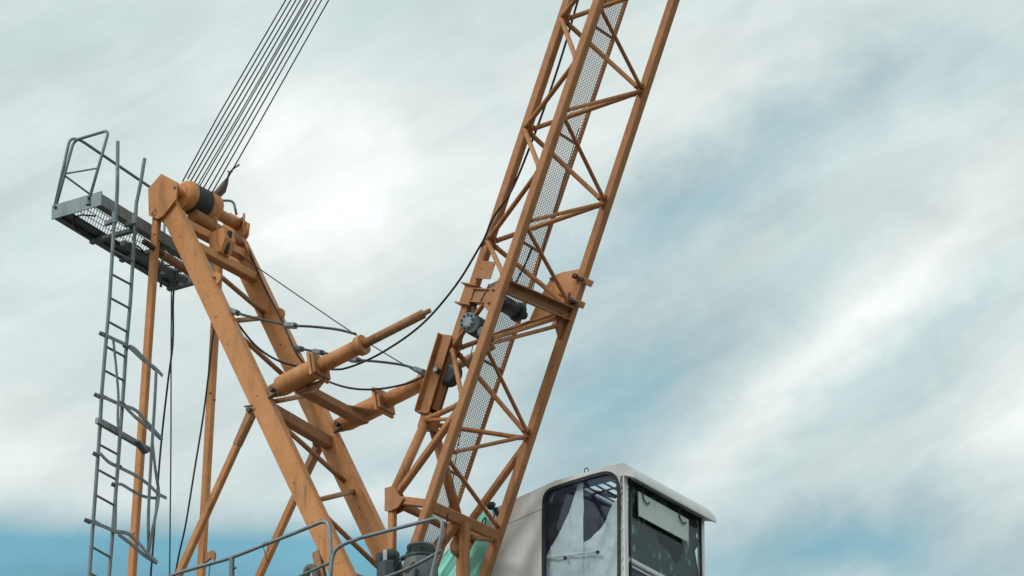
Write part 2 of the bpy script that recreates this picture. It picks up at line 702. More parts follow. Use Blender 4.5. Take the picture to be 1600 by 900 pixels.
# inclined back braces
for (a0, a1, Y) in (((385, 664), (277, 903), -WY), ((489, 716), (396, 920), WY)):
    p0, p1 = P(*a0, Y), P(*a1, Y)
    p1 = p0 + (p1 - p0) * 1.35
    br = beam('back_brace', p0, p1, .075, .095, 'orange', afr, ref=YV, ch=.012)
    ax = (p1 - p0).normalized()
    tp = p0 - ax * .17
    beam('fork_end', tp, p0 + ax * .26, .10, .125, 'orange_worn', br, ref=YV, ch=.02, w1=.10, h1=.10)
    beam('fork_neck', tp - ax * .06, tp + ax * .10, .05, .15, 'orange', br, ref=YV, ch=.02)
    lathe('pin', tp + YV * -.09, YV, [(0, .03), (.18, .03)], 'bolt_steel', br, n=12)
    beam('cotter', tp + Vector((-.05, -.085, .05)), tp + Vector((.07, -.085, .03)), .02, .02, 'bolt_steel', br)

# head plates: two per leg top
HEXN = [(254, 272.5), (279, 286), (277, 312), (257, 338), (249, 343), (234.5, 338), (233.5, 296)]
base = [P(x, y, -WY - .06) for x, y in HEXN]
hp = []
for Y in (-WY - .075, -WY + .10, WY - .10, WY + .075):
    dz = Vector((0, Y + WY + .06, 0))
    pl = [p + dz for p in base]
    if Y > 0:
        sx = 8 if Y < WY else 13
        pl = [P(x + sx, y + sx * .55, Y) for x, y in ((352, 328), (377, 342), (375, 361), (362, 380), (354, 384), (342, 372), (341, 340))]
    h = plate('head_plate', pl, YV * .022, 'orange_frame', afr)
    hp.append(h)
c0 = sum(base, Vector()) / len(base)
c0.y = 0
beam('head_spacer', c0 + Vector((-.02, -WY - .06, -.12)), c0 + Vector((-.02, -WY + .09, -.12)), .18, .14, 'orange', afr, ref=XV)
beam('head_spacer', c0 + Vector((.0, WY - .09, -.03)), c0 + Vector((.0, WY + .06, -.03)), .18, .14, 'orange', afr, ref=XV)
for (x, y) in ((273, 293.5),):
    q = P(x, y, -WY - .0865)
    lathe('pin_hole', q, -YV, [(0, .022), (.004, .022)], 'bolt_steel', hp[0], n=16)
q = P(240.5, 332, -WY - .0865)
tube('lifting_lug', smooth_path([q + Vector((-.03, -.012, -.02)), q + Vector((.0, -.03, -.02)), q + Vector((.03, -.03, .01)), q + Vector((.03, -.012, .04))], 4), .009, 'orange_worn', hp[0], n=8)
q = P(372, 349, WY - .115)
beam('keeper_plate', q + Vector((-.07, -.012, -.03)), q + Vector((.09, -.012, .03)), .02, .07, 'bolt_steel', hp[2])
beam('keeper_plate', q + Vector((.10, -.012, .10)), q + Vector((.10, -.012, -.2)), .02, .03, 'orange', hp[2])

# head axle and drum shells (axis along Y)
AX = P(294, 308, -.42)
AXZ, AXX = AX.z, AX.x


def axp(Y, dx=0, dz=0):
    return Vector((AXX + dx, Y, AXZ + dz))


lathe('head_axle', axp(-WY - .02), YV, [(0, .06), (1.30, .06)], 'orange', afr)
lathe('axle_housing', axp(-.55), YV, [(0, .12), (.02, .15), (.06, .188), (.11, .20), (.128, .185)], 'orange', afr, n=32)
lathe('axle_housing', axp(-.145), YV, [(0, .17), (.01, .20), (.17, .20), (.19, .13), (.20, .072), (.70, .072)], 'orange', afr, n=32)
lathe('lower_pipe', axp(-.38, .05, -.24), YV, [(0, .085), (.30, .085), (.302, .115), (.34, .115), (.342, .06), (.90, .06)], 'orange_worn', afr, n=24)
beam('gusset', axp(-.03, .02, -.12), axp(-.03, .05, -.34), .02, .22, 'orange', afr, ref=YV)
# hoop handle over the far head plate
q = P(338, 325, WY - .25)
tube('hoop_handle', round_path([q, q + Vector((.02, 0, .10)), q + Vector((.14, .16, .12)), q + Vector((.16, .2, -.06))], .06), .016, 'galvanised', afr, n=8)

# sheaves with the wound rope
shv = thing('rope_sheave_stack', axp(-.2), 'dark green grey rope sheaves between the orange head plates', 'sheave')
for k in range(5):
    Y = -.424 + k * .056
    prof = [(0, .10), (0, .188), (.006, .196), (.015, .186), (.026, .160), (.037, .186), (.046, .196), (.052, .188), (.052, .10)]
    lathe('sheave', axp(Y), YV, prof, 'rope_groove', shv, n=32)
    for j in range(1):
        lathe('rope_turn', axp(Y + .026), YV, [(-.013, .160), (-.010, .178), (0, .186), (.010, .178), (.013, .160)], 'wire_rope', shv, n=32)

# crossbeams between the legs
def cross(p0, p1, w, h, name='crossbeam', mat='orange_worn', inset=.045, ch=.01):
    return beam(name, P(*p0, -WY + inset), P(*p1, WY - inset), w, h, mat, afr, ref=ZV, ch=ch)


cross((420, 638), (513, 692), .145, .12)
cross((302, 384), (396, 434), .11, .13, mat='orange')
cross((286, 349), (378, 398), .11, .12, mat='orange')
# switch box hung between the upper crossbeams
q = P(346, 381, -.1)
sb = plate('switch_box', [q + Vector((-.12, 0, .13)), q + Vector((.10, 0, .16)), q + Vector((.14, 0, .02)), q + Vector((.06, 0, -.16)), q + Vector((-.10, 0, -.14))], YV * .2, 'orange', afr)
beam('rubber_buffer', q + Vector((.13, .0, .13)), q + Vector((.07, 0, -.15)), .06, .05, 'black_cable', sb, ref=YV)

# round diagonals between the two legs
for (a0, a1) in (((346, 433), (412, 489)), ((368, 501), (410, 497)), ((373, 523), (447, 590)),
                 ((425, 628), (482, 617)), ((440, 664), (538, 752)), ((498, 781), (552, 768)), ((503, 801), (598, 893)), ((540, 893), (570, 905))):
    tube('diagonal', [P(*a0, -WY + .03), P(*a1, WY - .03)], .031, 'orange_worn', afr, n=12)

# eye plates on the front of the legs
for (x, y, Y) in ((337, 436, -WY), (436, 492, WY)):
    c = P(x, y, Y)
    d, s, u = frame_of(NL(900) - NL(400), YV)
    fu = u if u.x > 0 else -u
    v, f = [], []
    outer, inner = [], []
    nn = 20
    for k in range(nn):
        t = 2 * math.pi * k / nn
        o = fu * math.cos(t) + d * math.sin(t)
        outer.append(c + o * .085 + (fu * -.09 + d * .05 if math.cos(t) < -.3 else Vector()))
        inner.append(c + fu * (.022 * math.cos(t)) + d * (.034 * math.sin(t)))
    for sy in (-.015, .015):
        v += [p + YV * sy for p in outer] + [p + YV * sy for p in inner]
    for k in range(nn):
        k2 = (k + 1) % nn
        f += [(k, k2, nn + k2, nn + k), (2 * nn + k, 2 * nn + k2, 3 * nn + k2, 3 * nn + k), (k, k2, 2 * nn + k2, 2 * nn + k),
              (nn + k, nn + k2, 3 * nn + k2, 3 * nn + k)]
    link('eye_plate', v, f, 'orange_frame', afr)

# foot fitting beside the near leg at the railing
q = P(498, 880, -WY - .02)
fit = beam('foot_bracket', q + Vector((-.03, 0, .14)), q + Vector((.06, 0, -.22)), .08, .10, 'orange_worn', afr)
tube('bundle', smooth_path([q + Vector((-.16, -.06, -.25)), q + Vector((-.10, -.07, -.07)), q + Vector((.0, -.07, -.10)), q + Vector((.03, -.06, -.28))], 4), .045, 'rag', afr, n=8)

# ================================================================== luffing buffer (two cylinders and their tie beam)
buf = thing('buffer_cylinder_pair', P(425, 607, 0), 'two orange buffer cylinders joined by a tie beam, leaning from the A-frame to the jib', 'buffer')
N0, N1_ = P(427, 610, -WY), P(672, 485, -WY)
bd = (N1_ - N0).normalized()
blen = (N1_ - N0).length
bu = YV.cross(bd)
for sgn in (-1, 1):
    o0 = N0 if sgn < 0 else N0 + Vector((0, 2 * WY, 0)) + (P(529, 664, WY) - (N0 + Vector((0, 2 * WY, 0))))
    k = blen / 275.0      # metres per frame unit along the cylinder
    cy = lathe('cylinder', o0, bd, [(10 * k, .09), (12 * k, .118), (18 * k, .125), (78 * k, .125), (80 * k, .118)], 'orange', buf, n=32)
    lathe('upper_tube', o0, bd, [(78 * k, .092), (153 * k, .092)], 'orange', cy, n=28)
    lathe('collar', o0, bd, [(151 * k, .118), (157 * k, .122), (161 * k, .118)], 'orange', cy, n=28)
    lathe('rod', o0, bd, [(160 * k, .055), (263 * k, .055), (264 * k, .03), (275 * k, .028)], 'orange_worn', cy, n=20)
    fl = plate('flange_plate', [o0 + bd * 79 * k + YV * a + bu * b for a, b in ((-.17, -.15), (.17, -.15), (.17, .15), (-.17, .15))], bd * .035, 'orange', cy)
    plate('flange_plate', [o0 + bd * 84 * k + YV * a + bu * b for a, b in ((-.15, -.13), (.15, -.13), (.15, .13), (-.15, .13))], bd * .03, 'orange_worn', cy)
    beam('pivot_lug', o0 - bd * .05, o0 + bd * 13 * k, .05, .17, 'orange_worn', cy, ref=YV, ch=.03)
    pin = lathe('pivot_pin', o0 + bd * .03 + YV * -.10 + bu * .03, YV, [(0, .03), (.2, .03)], 'bolt_steel', cy, n=12)
    beam('pin_keeper', o0 + bd * -.02 + YV * -.09 + bu * .13, o0 + bd * .10 + YV * -.09 + bu * .11, .03, .03, 'bolt_steel', cy)
    beam('pivot_ear', o0 + bd * .02 + bu * .09 + YV * -.05, o0 + bd * .10 + bu * .12 + YV * -.05, .04, .06, 'orange_worn', cy)
a = P(470, 606, -WY + .05)
tb = beam('tie_beam', a, Vector((a.x, WY - .05, a.z)), .10, .16, 'orange_worn', buf, ref=ZV, ch=.008)
# gussets from the tie beam to each cylinder
e_ = Vector((a.x, WY - .12, a.z))
plate('gusset', [e_ + Vector((0, -.45, .045)), e_ + Vector((0, .08, .045)), e_ + bd * .28 + Vector((0, .06, .0))], ZV * .015, 'orange_worn', buf)
a2 = Vector((a.x, -WY + .08, a.z))
plate('gusset', [a2 + Vector((-.06, 0, .02)), a2 + bd * .38 + Vector((0, 0, -.02)), a2 + Vector((.20, 0, -.10)), a2 + Vector((-.0, 0, -.08))], YV * .02, 'orange_worn', buf)

# ================================================================== jib
C2 = lambda y: P(936 - .3363 * y, y, -WY)
C4 = lambda y: P(1053 - .3288 * y, y, WY)
C1 = lambda y: P(889 - .3312 * y, y, 0)
jib = thing('crane_jib', Vector((C2(980).x, 0, DECK_Z)), 'brownish orange triangular lattice jib rising steeply out of the top of the picture', 'crane jib')
JD = (C2(0) - C2(800)).normalized()               # along the jib, upwards
JU = (JD.cross(YV)).normalized()
if JU.x > 0:
    JU = -JU                                       # towards the apex chord (up and back)
TOPY = -520
ch2 = beam('chord', C2(TOPY), C2(1010), .102, .112, 'orange_jib', jib, ref=YV, ch=.012)
ch4 = beam('chord', C4(TOPY), C4(1050), .102, .112, 'orange_jib', jib, ref=YV, ch=.012)
ch1 = beam('chord', C1(TOPY), C1(640), .102, .112, 'orange_jib', jib, ref=YV, ch=.012)


def brace(p0, p1, r=.027, n=12, mat='orange_jib'):
    d = (p1 - p0).normalized()
    a_ = random.uniform(.075, .09)
    b_ = random.uniform(.075, .09)
    pts = [p0 + d * .02, p0 + d * a_, p0 + d * (a_ + .004), p0 + d * (a_ + .016), p0 + d * (a_ + .024),
           p1 - d * (b_ + .024), p1 - d * (b_ + .016), p1 - d * (b_ + .004), p1 - d * b_, p1 - d * .02]
    return tube('brace', pts, [r, r, r * 1.22, r * 1.2, r, r, r * 1.2, r * 1.22, r, r], mat, jib, n=n)


n1 = [-489, -316, -143, 30, 203, 378, 545]
n4 = [-552, -379, -205, -31, 143, 318, 482, 682]
n2b = [-513, -342, -170, 2, 172, 345, 533, 707]   # on chord 2, braces to chord 4
n2a = [-425, -252, -79, 95, 265, 432, 625]        # on chord 2, braces to chord 1
JI = .015
for i, y in enumerate(n1):
    p = C1(y)
    brace(p + YV * -.03, C2(n2a[i]) + JU * .03, .029)
    brace(p + YV * -.03, C2(n2a[i - 1] if i else -600) + JU * .03, .029)
    brace(p + YV * .03, C4(n4[i + 1]) + JU * .03, .029)
    brace(p + YV * .03, C4(n4[i]) + JU * .03, .029)
for i in range(len(n2b)):
    if i < 6 or i == 7:
        brace(C2(n2b[i]) + YV * .03, C4(n4[i]) + YV * -.03, .024)
    if i + 1 < len(n4):
        brace(C2(n2b[i] + 5) + YV * .03, C4(n4[i + 1]) + YV * -.03, .024)
# around the mid cross-frame the struts run to a bracket on the far chord
brace(C2(530) + YV * .03, C4(492) + YV * -.03, .028)
bk = brace(C2(538) + YV * .03, C4(512) + YV * -.10, .024)
q = C4(512)
plate('brace_bracket', [q + YV * -.06 + JD * .10, q + YV * -.16 + JD * .13, q + YV * -.20 - JD * .05, q + YV * -.05 - JD * .17], JU * .015, 'orange_jib', jib)
plate('brace_bracket', [q + YV * -.16 + JD * .13 + JU * .05, q + YV * -.20 - JD * .05 + JU * .05, q + YV * -.20 - JD * .05 - JU * .04, q + YV * -.16 + JD * .13 - JU * .04], YV * .012, 'orange_jib', jib)

# small gusset plates at the nodes
for y in n4[3:]:
    q = C4(y) + YV * -.056
    plate('node_plate', [q + JD * .09, q + JD * .02 + YV * -.055, q - JD * .05 + YV * -.05, q - JD * .09], JU * .012, 'orange_jib', jib)
for y in n1[3:]:
    q = C1(y) + JU * -.058
    plate('node_plate', [q + JD * .08, q + JU * -.06, q - JD * .08], YV * .012, 'orange_jib', jib)

# walkway strip of expanded metal on the far flank of the jib
def sec(y, u, v):
    """point of the jib section at pixel height y of the near chord"""
    return C2(y) + YV * u + JU * v


WV, U0, U1 = .75, .87, 1.285
w0, w1 = sec(-560, 0, 0), sec(985, 0, 0)
WL = (w1 - w0).length
wm = MB()
cw, chh = .044, .040      # expanded-metal cell across / along
th = .0045
rows = int(WL / (chh / 2))
cols = int((U1 - U0) / cw)


def wpt(a, u):
    return w0 - JD * a + YV * u + JU * WV


def strand(p, q, tw=.005, td=.004):
    d = (q - p).normalized()
    s = d.cross(JU).normalized()
    vs_ = [p + s * tw / 2 + JU * td / 2, p - s * tw / 2 + JU * td / 2, p - s * tw / 2 - JU * td / 2, p + s * tw / 2 - JU * td / 2,
           q + s * tw / 2 + JU * td / 2, q - s * tw / 2 + JU * td / 2, q - s * tw / 2 - JU * td / 2, q + s * tw / 2 - JU * td / 2]
    wm.add(vs_, [(0, 1, 5, 4), (1, 2, 6, 5), (2, 3, 7, 6), (3, 0, 4, 7)])


HB = .016                                            # bond length of the hexagonal mesh
for r_ in range(rows):
    a = r_ * chh / 2
    odd = r_ % 2
    for c_ in range(cols + 1):
        u = U0 + c_ * cw + (cw / 2 if odd else 0)
        if u > U1 + .001:
            continue
        # bond, then two slanting strands to the next row
        p = wpt(a, u - HB / 2)
        q = wpt(a, min(u + HB / 2, U1))
        strand(p, q, .0065)
        a2 = a + chh / 2
        if u - HB / 2 - (cw - 2 * HB / 2) / 2 >= U0 - .01:
            strand(p, wpt(a2, u - cw / 2 + HB / 2))
        if u + cw / 2 - HB / 2 <= U1 + .005:
            strand(q, wpt(a2, u + cw / 2 - HB / 2))
wm.build('mesh_walkway', 'grating_orange', jib, kind='stuff')
beam('walkway_rail', sec(-560, U1 + .012, WV), sec(985, U1 + .012, WV), .03, .05, 'orange_jib', jib, ref=YV, ch=.004)
beam('walkway_rail', sec(-560, U0 - .012, WV), sec(985, U0 - .012, WV), .03, .05, 'orange_jib', jib, ref=YV, ch=.004)
for y in n2b:
    beam('walkway_bearer', sec(y, U0 - .03, WV + .03), sec(y, U1 + .03, WV + .03), .03, .03, 'orange_jib', jib, ref=JD, ch=.004)

# mid cross-frame: heavy channel between the lower chords, collar round the apex chord, link beam
CY = 463
a = C2(446) + YV * .05
bq = C4(492) + YV * -.05
cb = MB()
cb.add(*g_beam(a, bq, .016, .15, JU, ch=.003))
d_, s_, u_ = frame_of(bq - a, JU)
for sg in (1, -1):
    cb.add(*g_beam(a + u_ * .072 * sg + s_ * -.045 - s_ * 0, bq + u_ * .072 * sg + s_ * -.045, .10, .016, JU, ch=.003))
cb.build('channel_beam', 'orange_worn', jib)
c = C1(462)
for sg in (.075, -.075):
    pass
col_ = MB()
col_.add(*g_beam(c + JD * .10, c - JD * .12, .15, .17, YV, ch=.01))
cl = col_.build('chord_collar', 'orange_jib', jib)
for sg in (.11, -.13):
    beam('collar_rim', c + JD * (sg + .008), c + JD * (sg - .008), .22, .24, 'orange_jib', cl, ref=YV, ch=.004)
e2 = C2(466) + JU * .06
lb_ = MB()
lb_.add(*g_beam(c + JU * -.06, e2, .014, .15, JU.cross(JD), ch=.003))
lb = beam('link_beam', c + JU * -.05, e2, .05, .15, 'orange_worn', jib, ref=(e2 - c).cross(JD), ch=.006)
for sg in (.08, -.08):
    beam('link_flange', c + JU * -.05 + JD * sg, e2 + JD * sg, .12, .014, 'orange_jib', lb, ref=(e2 - c).cross(JD), ch=.003)
plate('link_gusset', [e2 + JD * .24 + JU * -.02, e2 + JD * .05 + JU * .12, e2 - JD * .12 + JU * .12, e2 - JD * .2 + JU * -.02], YV * .014, 'orange_jib', jib)
q = P(765, 452, -WY + .12)
tube('wire_lug', [q + JD * -.16 + JU * .07, q + JD * .06 + JU * .03, q + JU * -.09 + JD * -.02], .012, 'orange_worn', jib, n=6)
# flag plate on the apex chord
fp = [P(x, y, -.06) for x, y in ((752.5, 407.5), (774.5, 409.5), (766, 436), (742, 435))]
fpl = plate('flag_plate', fp, YV * .012, 'orange_jib', jib)
for (x, y) in ((753, 421), (771, 412), (763.5, 433)):
    bolt(P(x, y, -.067), -YV, .007, .003, 'white_sticker' if x > 754 else 'bolt_steel', fpl)

# sector plate on the far chord with two clamped stubs
spx = [(909, 420), (880, 425.5), (868, 430), (862, 434), (853, 449), (844, 466), (836, 482), (828, 499.5), (836, 501), (847, 499), (858, 495),
       (868, 488), (880, 478), (886, 470), (893, 463), (897, 462)]
sc_ = plate('sector_plate', [P(x, y, WY - .03) for x, y in spx], YV * .014, 'orange', jib)
for (x0, y0, x1, y1) in ((899, 432, 925, 444), (893, 470, 913, 478)):
    a, bq = P(x0, y0, WY - .07), P(x1, y1, WY + .02)
    st = beam('clamp_stub', a + (bq - a) * .35, bq, .05, .075, 'orange_jib', sc_, ref=YV, ch=.006)
    m0 = a + (bq - a) * .15
    beam('clamp_bolt', m0 + YV * -.03, m0 + (bq - a) * .42 + YV * -.03, .05, .035, 'bolt_steel', st)
    lathe('clamp_nut', m0 + YV * -.05, (bq - a), [(-.03, .035), (.02, .035)], 'bolt_steel', st, n=6)
q = P(862, 436, WY - .05)
bolt(q, -YV, .02, .02, 'bolt_steel', sc_)
tri = [P(x, y, WY - .045) for x, y in ((872, 460), (891, 457), (888, 465))]
plate('stiffener', tri, YV * .04, 'orange_worn', sc_)

# buffer stop channel on the apex chord
cdir = (C1(525) - C1(655)).normalized()
cu = JU
b0, b1 = P(662, 648, 0), P(699, 527, 0)
cdir = (b1 - b0).normalized()
cu = cdir.cross(YV)
if cu.x > 0:
    cu = -cu
sm = MB()
stp = beam('stop_channel', b0, b1, .21, .014, 'orange_jib', jib, ref=YV, ch=.003)
for sg in (-.10, .10):
    beam('channel_flange', b0 + YV * sg - cu * .07, b1 + YV * sg - cu * .07, .016, .17, 'orange_jib', stp, ref=YV, ch=.003)
    beam('channel_lip', b0 + YV * (sg * 1.25) + cu * .012, b1 + YV * (sg * 1.25) + cu * .012, .08, .014, 'orange', stp, ref=YV, ch=.003)
beam('end_rib', b0 - cu * .07 - YV * .14, b0 - cu * .07 + YV * .14, .02, .19, 'orange_jib', stp, ref=cdir)
q = P(683, 579, -.14)
lathe('stop_pin', q + YV * -.03, YV, [(0, .035), (.06, .035)], 'bolt_steel', stp, n=14)
bolt(q + YV * -.03, -YV, .03, .012, 'white_sticker', stp)
# dark guide sheave inside the channel mouth
q = P(703, 585, 0)
lathe('guide_sheave', q + YV * -.05, YV, [(0, .08), (.0, .145), (.03, .12), (.07, .12), (.10, .145), (.10, .08)], 'motor_dark', stp, n=24)
# foot bracket under the channel (node of the apex chord) and the splayed foot members
NB = P(671, 660, 0)
nb = beam('foot_node', NB + cdir * .09, NB - cdir * .09, .20, .20, 'orange_jib', jib, ref=YV, ch=.03)
FN = P(614, 781, -WY)
FF = FN + Vector((0, 2 * WY, 0))
tube('foot_member', [NB + YV * -.06, FN + Vector((.0, 0, .06))], .058, 'orange_jib', jib, n=14)
tube('foot_member', [NB + YV * .06, FF + Vector((.0, 0, .06))], .058, 'orange_jib', jib, n=14)
beam('foot_strut', FN + Vector((.02, 0, .02)), C2(640) + JU * .03, .085, .085, 'orange_jib', jib, ch=.02)
beam('foot_strut', FF + Vector((.02, 0, .02)), C4(697) + JU * .03, .085, .085, 'orange_jib', jib, ch=.02)
brace(NB + YV * -.08, C2(632) + JU * .04, .034)
brace(NB + YV * .08, C4(686) + JU * .04, .028)
brace(NB + YV * -.08, C2(655) + JU * .04, .022)
for F_, Y, C_, yc in ((FN, -WY, C2, 788), (FF, WY, C4, 838)):
    beam('foot_beam', F_, C_(yc) + JU * .03, .075, .10, 'orange_jib', jib, ref=YV, ch=.012)
    beam('foot_beam', F_ + ZV * -.03, Vector((C_(yc).x, 0, C_(yc).z)) + Vector((-.05, 0, -.12)), .06, .085, 'orange_jib', jib, ref=ZV, ch=.01)
    pl_ = [F_ + Vector(v) for v in ((-.07, 0, .14), (.06, 0, .14), (.12, 0, .02), (.20, 0, -.05), (.12, 0, -.14), (.02, 0, -.16), (-.07, 0, -.14))]
    plate('foot_plate', [p + YV * -.055 for p in pl_], YV * .02, 'orange_jib', jib)
    plate('foot_plate', [p + YV * .055 for p in pl_], YV * .02, 'orange_jib', jib)
    lathe('foot_pin', F_ + YV * -.062, YV, [(0, .03), (.124, .03)], 'bolt_steel', jib, n=14)
    beam('foot_post', F_ + Vector((-.005, 0, -.10)), Vector((F_.x - .005, F_.y, DECK_Z)), .085, .085, 'orange', jib, ref=YV, ch=.014)
# lower crossbeam between the chords with its knee brace and centre post
a, bq = C2(790) + YV * .04, C4(838) + YV * -.04
beam('lower_crossbeam', a, bq, .095, .13, 'orange_jib', jib, ref=JU, ch=.014)
mid = a + (bq - a) * .47
beam('lower_crossbeam', FN + YV * .04, FF + YV * -.04, .08, .08, 'orange_jib', jib, ref=ZV, ch=.012)
beam('knee_brace', mid + Vector((-.03, -.05, -.03)), P(640, 912, mid.y - .25), .11, .11, 'orange_jib', jib, ch=.014)
beam('centre_post', mid + Vector((.03, .02, -.04)), Vector((mid.x + .03, mid.y + .02, DECK_Z)), .10, .10, 'orange_jib', jib, ch=.014)
q = Vector((FF.x + .02, FF.y - .06, FF.z - .16))
lathe('foot_roller', q, YV, [(-.06, .04), (-.06, .09), (.0, .13), (.07, .13), (.09, .10)], 'orange_worn', jib, n=20)
brace(C2(714) + YV * .03, C4(826) + YV * -.04, .026)
brace(C4(845) + YV * -.03, mid + Vector((0, .15, -.16)), .03)

# winch hung inside the jib under the link beam
wn_ = thing('jib_winch', P(745, 505, -.30), 'dark grey winch with pierced pale end cover hanging inside the jib', 'winch')
wc = P(747, 512, -.25)
lathe('drum', wc + YV * -.12, YV, [(0, .10), (.02, .12), (.24, .12), (.26, .09)], 'motor_dark', wn_, n=28)
dk = lathe('end_cover', wc + YV * -.135 + Vector((-.06, 0, .05)), YV, [(0, .07), (.01, .112), (.03, .112)], 'galvanised', wn_, n=28)
for k in range(9):
    t = 2 * math.pi * k / 9
    bolt(wc + Vector((-.06 + .08 * math.cos(t), -.137, .05 + .08 * math.sin(t))), -YV, .019, .006, 'motor_dark', dk, 'cover_hole')
q = P(752, 518, -.47)
bm_ = lathe('end_ring', q, YV, [(0, .03), (0, .06), (.02, .06), (.02, .03)], 'motor_grey', wn_, n=20)
beam('hanger', wc + Vector((-.05, 0, .1)), C1(474) + JU * -.08, .05, .05, 'bolt_steel', wn_)
# motor under the channel beam
gm = thing('geared_motor', P(808, 486, .0), 'grey geared motor under the heavy channel beam of the jib', 'motor')
q = P(792, 471, -.22) + JU * .16
lathe('motor_body', q, YV, [(0, .07), (.02, .095), (.30, .095), (.36, .07), (.38, .07)], 'motor_dark', gm, n=24)
lathe('motor_flange', q + YV * .38, YV, [(0, .11), (.05, .12)], 'motor_dark', gm, n=20)
lathe('motor_shaft', q + YV * .43, YV, [(0, .05), (.12, .05)], 'motor_dark', gm, n=12)
beam('mount_strap', q + Vector((0, .1, .15)), q + Vector((-.02, .1, .27)), .1, .3, 'bolt_steel', gm, ref=YV)
beam('terminal_box', q + Vector((.10, .2, .1)), q + Vector((.16, .2, .16)), .16, .12, 'motor_dark', gm, ref=YV)

# ================================================================== luffing ropes
X0 = [446.4, 454.4, 462.4, 469.6, 477.5, 480.5, 486.4, 494.4, 502.4, 513.6]
X180 = [341.4, 349.4, 357.4, 365.4, 373.2, 376.6, 384, 392, 400, 412]
BOT = [(285, 284), (293, 280), (298, 283), (304, 285), (309.5, 288), (312.5, 290), (318, 294), (325, 298), (329.5, 304), (352, 285)]
ORD = ['first', 'second', 'third', 'fourth', 'fifth', 'sixth', 'seventh', 'eighth', 'ninth', 'tenth']
for k in range(10):
    Y = -.43 + .034 * k
    sl_ = (X0[k] - X180[k]) / 180
    a = P(*BOT[k], Y)
    m0 = P(X180[k], 180, Y)
    e_ = P(X0[k] + sl_ * 560, -560, Y)
    pts = [a, m0, P(X0[k], 0, Y), e_]
    o = tube('luffing_rope', pts, .0085 if k not in (4, 5) else .0075, 'wire_rope', None, n=6)
    lab = ORD[k] + ' taut steel luffing rope counted from the left of the rope fan'
    if k == 0:
        lab = 'leftmost taut steel rope of the fan rising from the A-frame head'
    if k == 9:
        lab = 'rightmost taut steel rope of the fan, ending in the frayed socket'
    tag(o, lab, 'wire rope', 'luffing ropes from the A-frame head')
sk = thing('rope_socket', P(345, 298, .06), 'weathered rope end socket with frayed wires beside the sheaves', 'rope socket')
Y = .13
sb_ = [P(x, y, Y) for x, y in ((330, 308), (340, 303.5), (347, 296), (352, 286), (356, 278))]
tube('socket_body', sb_, [.04, .055, .058, .038, .015], 'rag', sk, n=10)
tube('rope_tail', [P(352, 288, Y), P(358, 271, Y), P(364, 264, Y), P(374, 257, Y)], .011, 'wire_rope', sk, n=6)
tube('binding', [P(356, 267.5, Y), P(359, 269, Y), P(363, 268, Y)], .012, 'rag', sk, n=6)
for j in range(5):
    tube('frayed_wire', [P(341 + j * 1.4, 303 - j * 1.5, Y - .02), P(343 + j * 1.2, 309 - j, Y - .02)], .004, 'rag', sk, n=4)

# ================================================================== service platform at the A-frame head
XP = P(NPx(385), 385, -WY).x
XF = XP - .09                      # front (right-hand) edge of the platform, just behind the post
pA = PX(158, 318, XF)
ZPL = pA.z                         # floor level of the platform
pB = PZ(87, 341, ZPL)
XR = pB.x
Y0 = (pA.y + pB.y) / 2
Y1p = Y0 + 2.42
plat = thing('service_platform', Vector(((XF + XR) / 2, (Y0 + Y1p) / 2, ZPL)), 'grey galvanised service platform with railing behind the A-frame head', 'platform')
CHH = .15
for X in (XF, XR):
    ch = beam('side_channel', Vector((X, Y0, ZPL + CHH / 2 - .02)), Vector((X, Y1p, ZPL + CHH / 2 - .02)), .012, CHH, 'galvanised', plat, ref=XV, ch=.002)
    sg = 1 if X == XR else -1
    for z in (-.02, CHH - .02):
        beam('channel_flange', Vector((X + sg * .045, Y0, ZPL + z)), Vector((X + sg * .045, Y1p, ZPL + z)), .09, .012, 'galvanised_dark', ch, ref=XV, ch=.002)
for Y in (Y0 - .012, Y1p + .012):
    beam('end_plate', Vector((XR - .02, Y, ZPL + .06)), Vector((XF + .02, Y, ZPL + .06)), .014, .19, 'galvanised', plat, ref=YV, ch=.002)
for k, t in enumerate((.30, .55, .80, .96)):
    Y = Y0 + (Y1p - Y0) * t
    beam('cross_angle', Vector((XR + .02, Y, ZPL - .05)), Vector((XF - .02, Y, ZPL - .05)), .07, .05, 'galvanised_dark', plat, ref=YV, ch=.004)
for fr_ in (.52,):
    beam('bearer', Vector((XR + (XF - XR) * fr_, Y0 + .9, ZPL - .075)), Vector((XR + (XF - XR) * fr_, Y1p - .2, ZPL - .075)), .07, .06, 'galvanised_dark', plat, ref=XV, ch=.004)
beam('solid_tread', Vector((XR + .10, Y0 + .02, ZPL + .012)), Vector((XR + .10, Y1p - .02, ZPL + .012)), .17, .006, 'galvanised_dark', plat, ref=XV, ch=.001)
gm_ = MB()
xa_, xb_ = XR + .17, XF - .02
dxy = xb_ - xa_
k = 0
while True:
    ys = Y0 + .02 + k * .05
    k += 1
    if ys > Y1p + dxy:
        break
    pA_, pB_ = Vector((xa_, ys, ZPL + .012)), Vector((xb_, ys - dxy, ZPL + .012))   # diagonal bar, clipped to the floor
    if pA_.y > Y1p:
        t = (pA_.y - Y1p) / dxy
        pA_ = pA_.lerp(pB_, t)
    if pB_.y < Y0 + .01:
        t = (Y0 + .01 - pB_.y) / dxy
        pB_ = pB_.lerp(pA_, min(t, .98))
    if (pB_ - pA_).length > .03:
        gm_.add(*g_beam(pA_, pB_, .008, .006, Vector((1, 1, 0)), ch=.001))
gm_.build('floor_bars', 'grating_steel', plat, kind='stuff')
gm2 = MB()
for k in range(5):
    X = XR + .22 + k * .105
    gm2.add(*g_beam((X, Y0 + .02, ZPL + .024), (X, Y1p - .02, ZPL + .024), .006, .008, XV, ch=.001))
gm2.build('floor_wires', 'grating_steel', plat, kind='stuff')
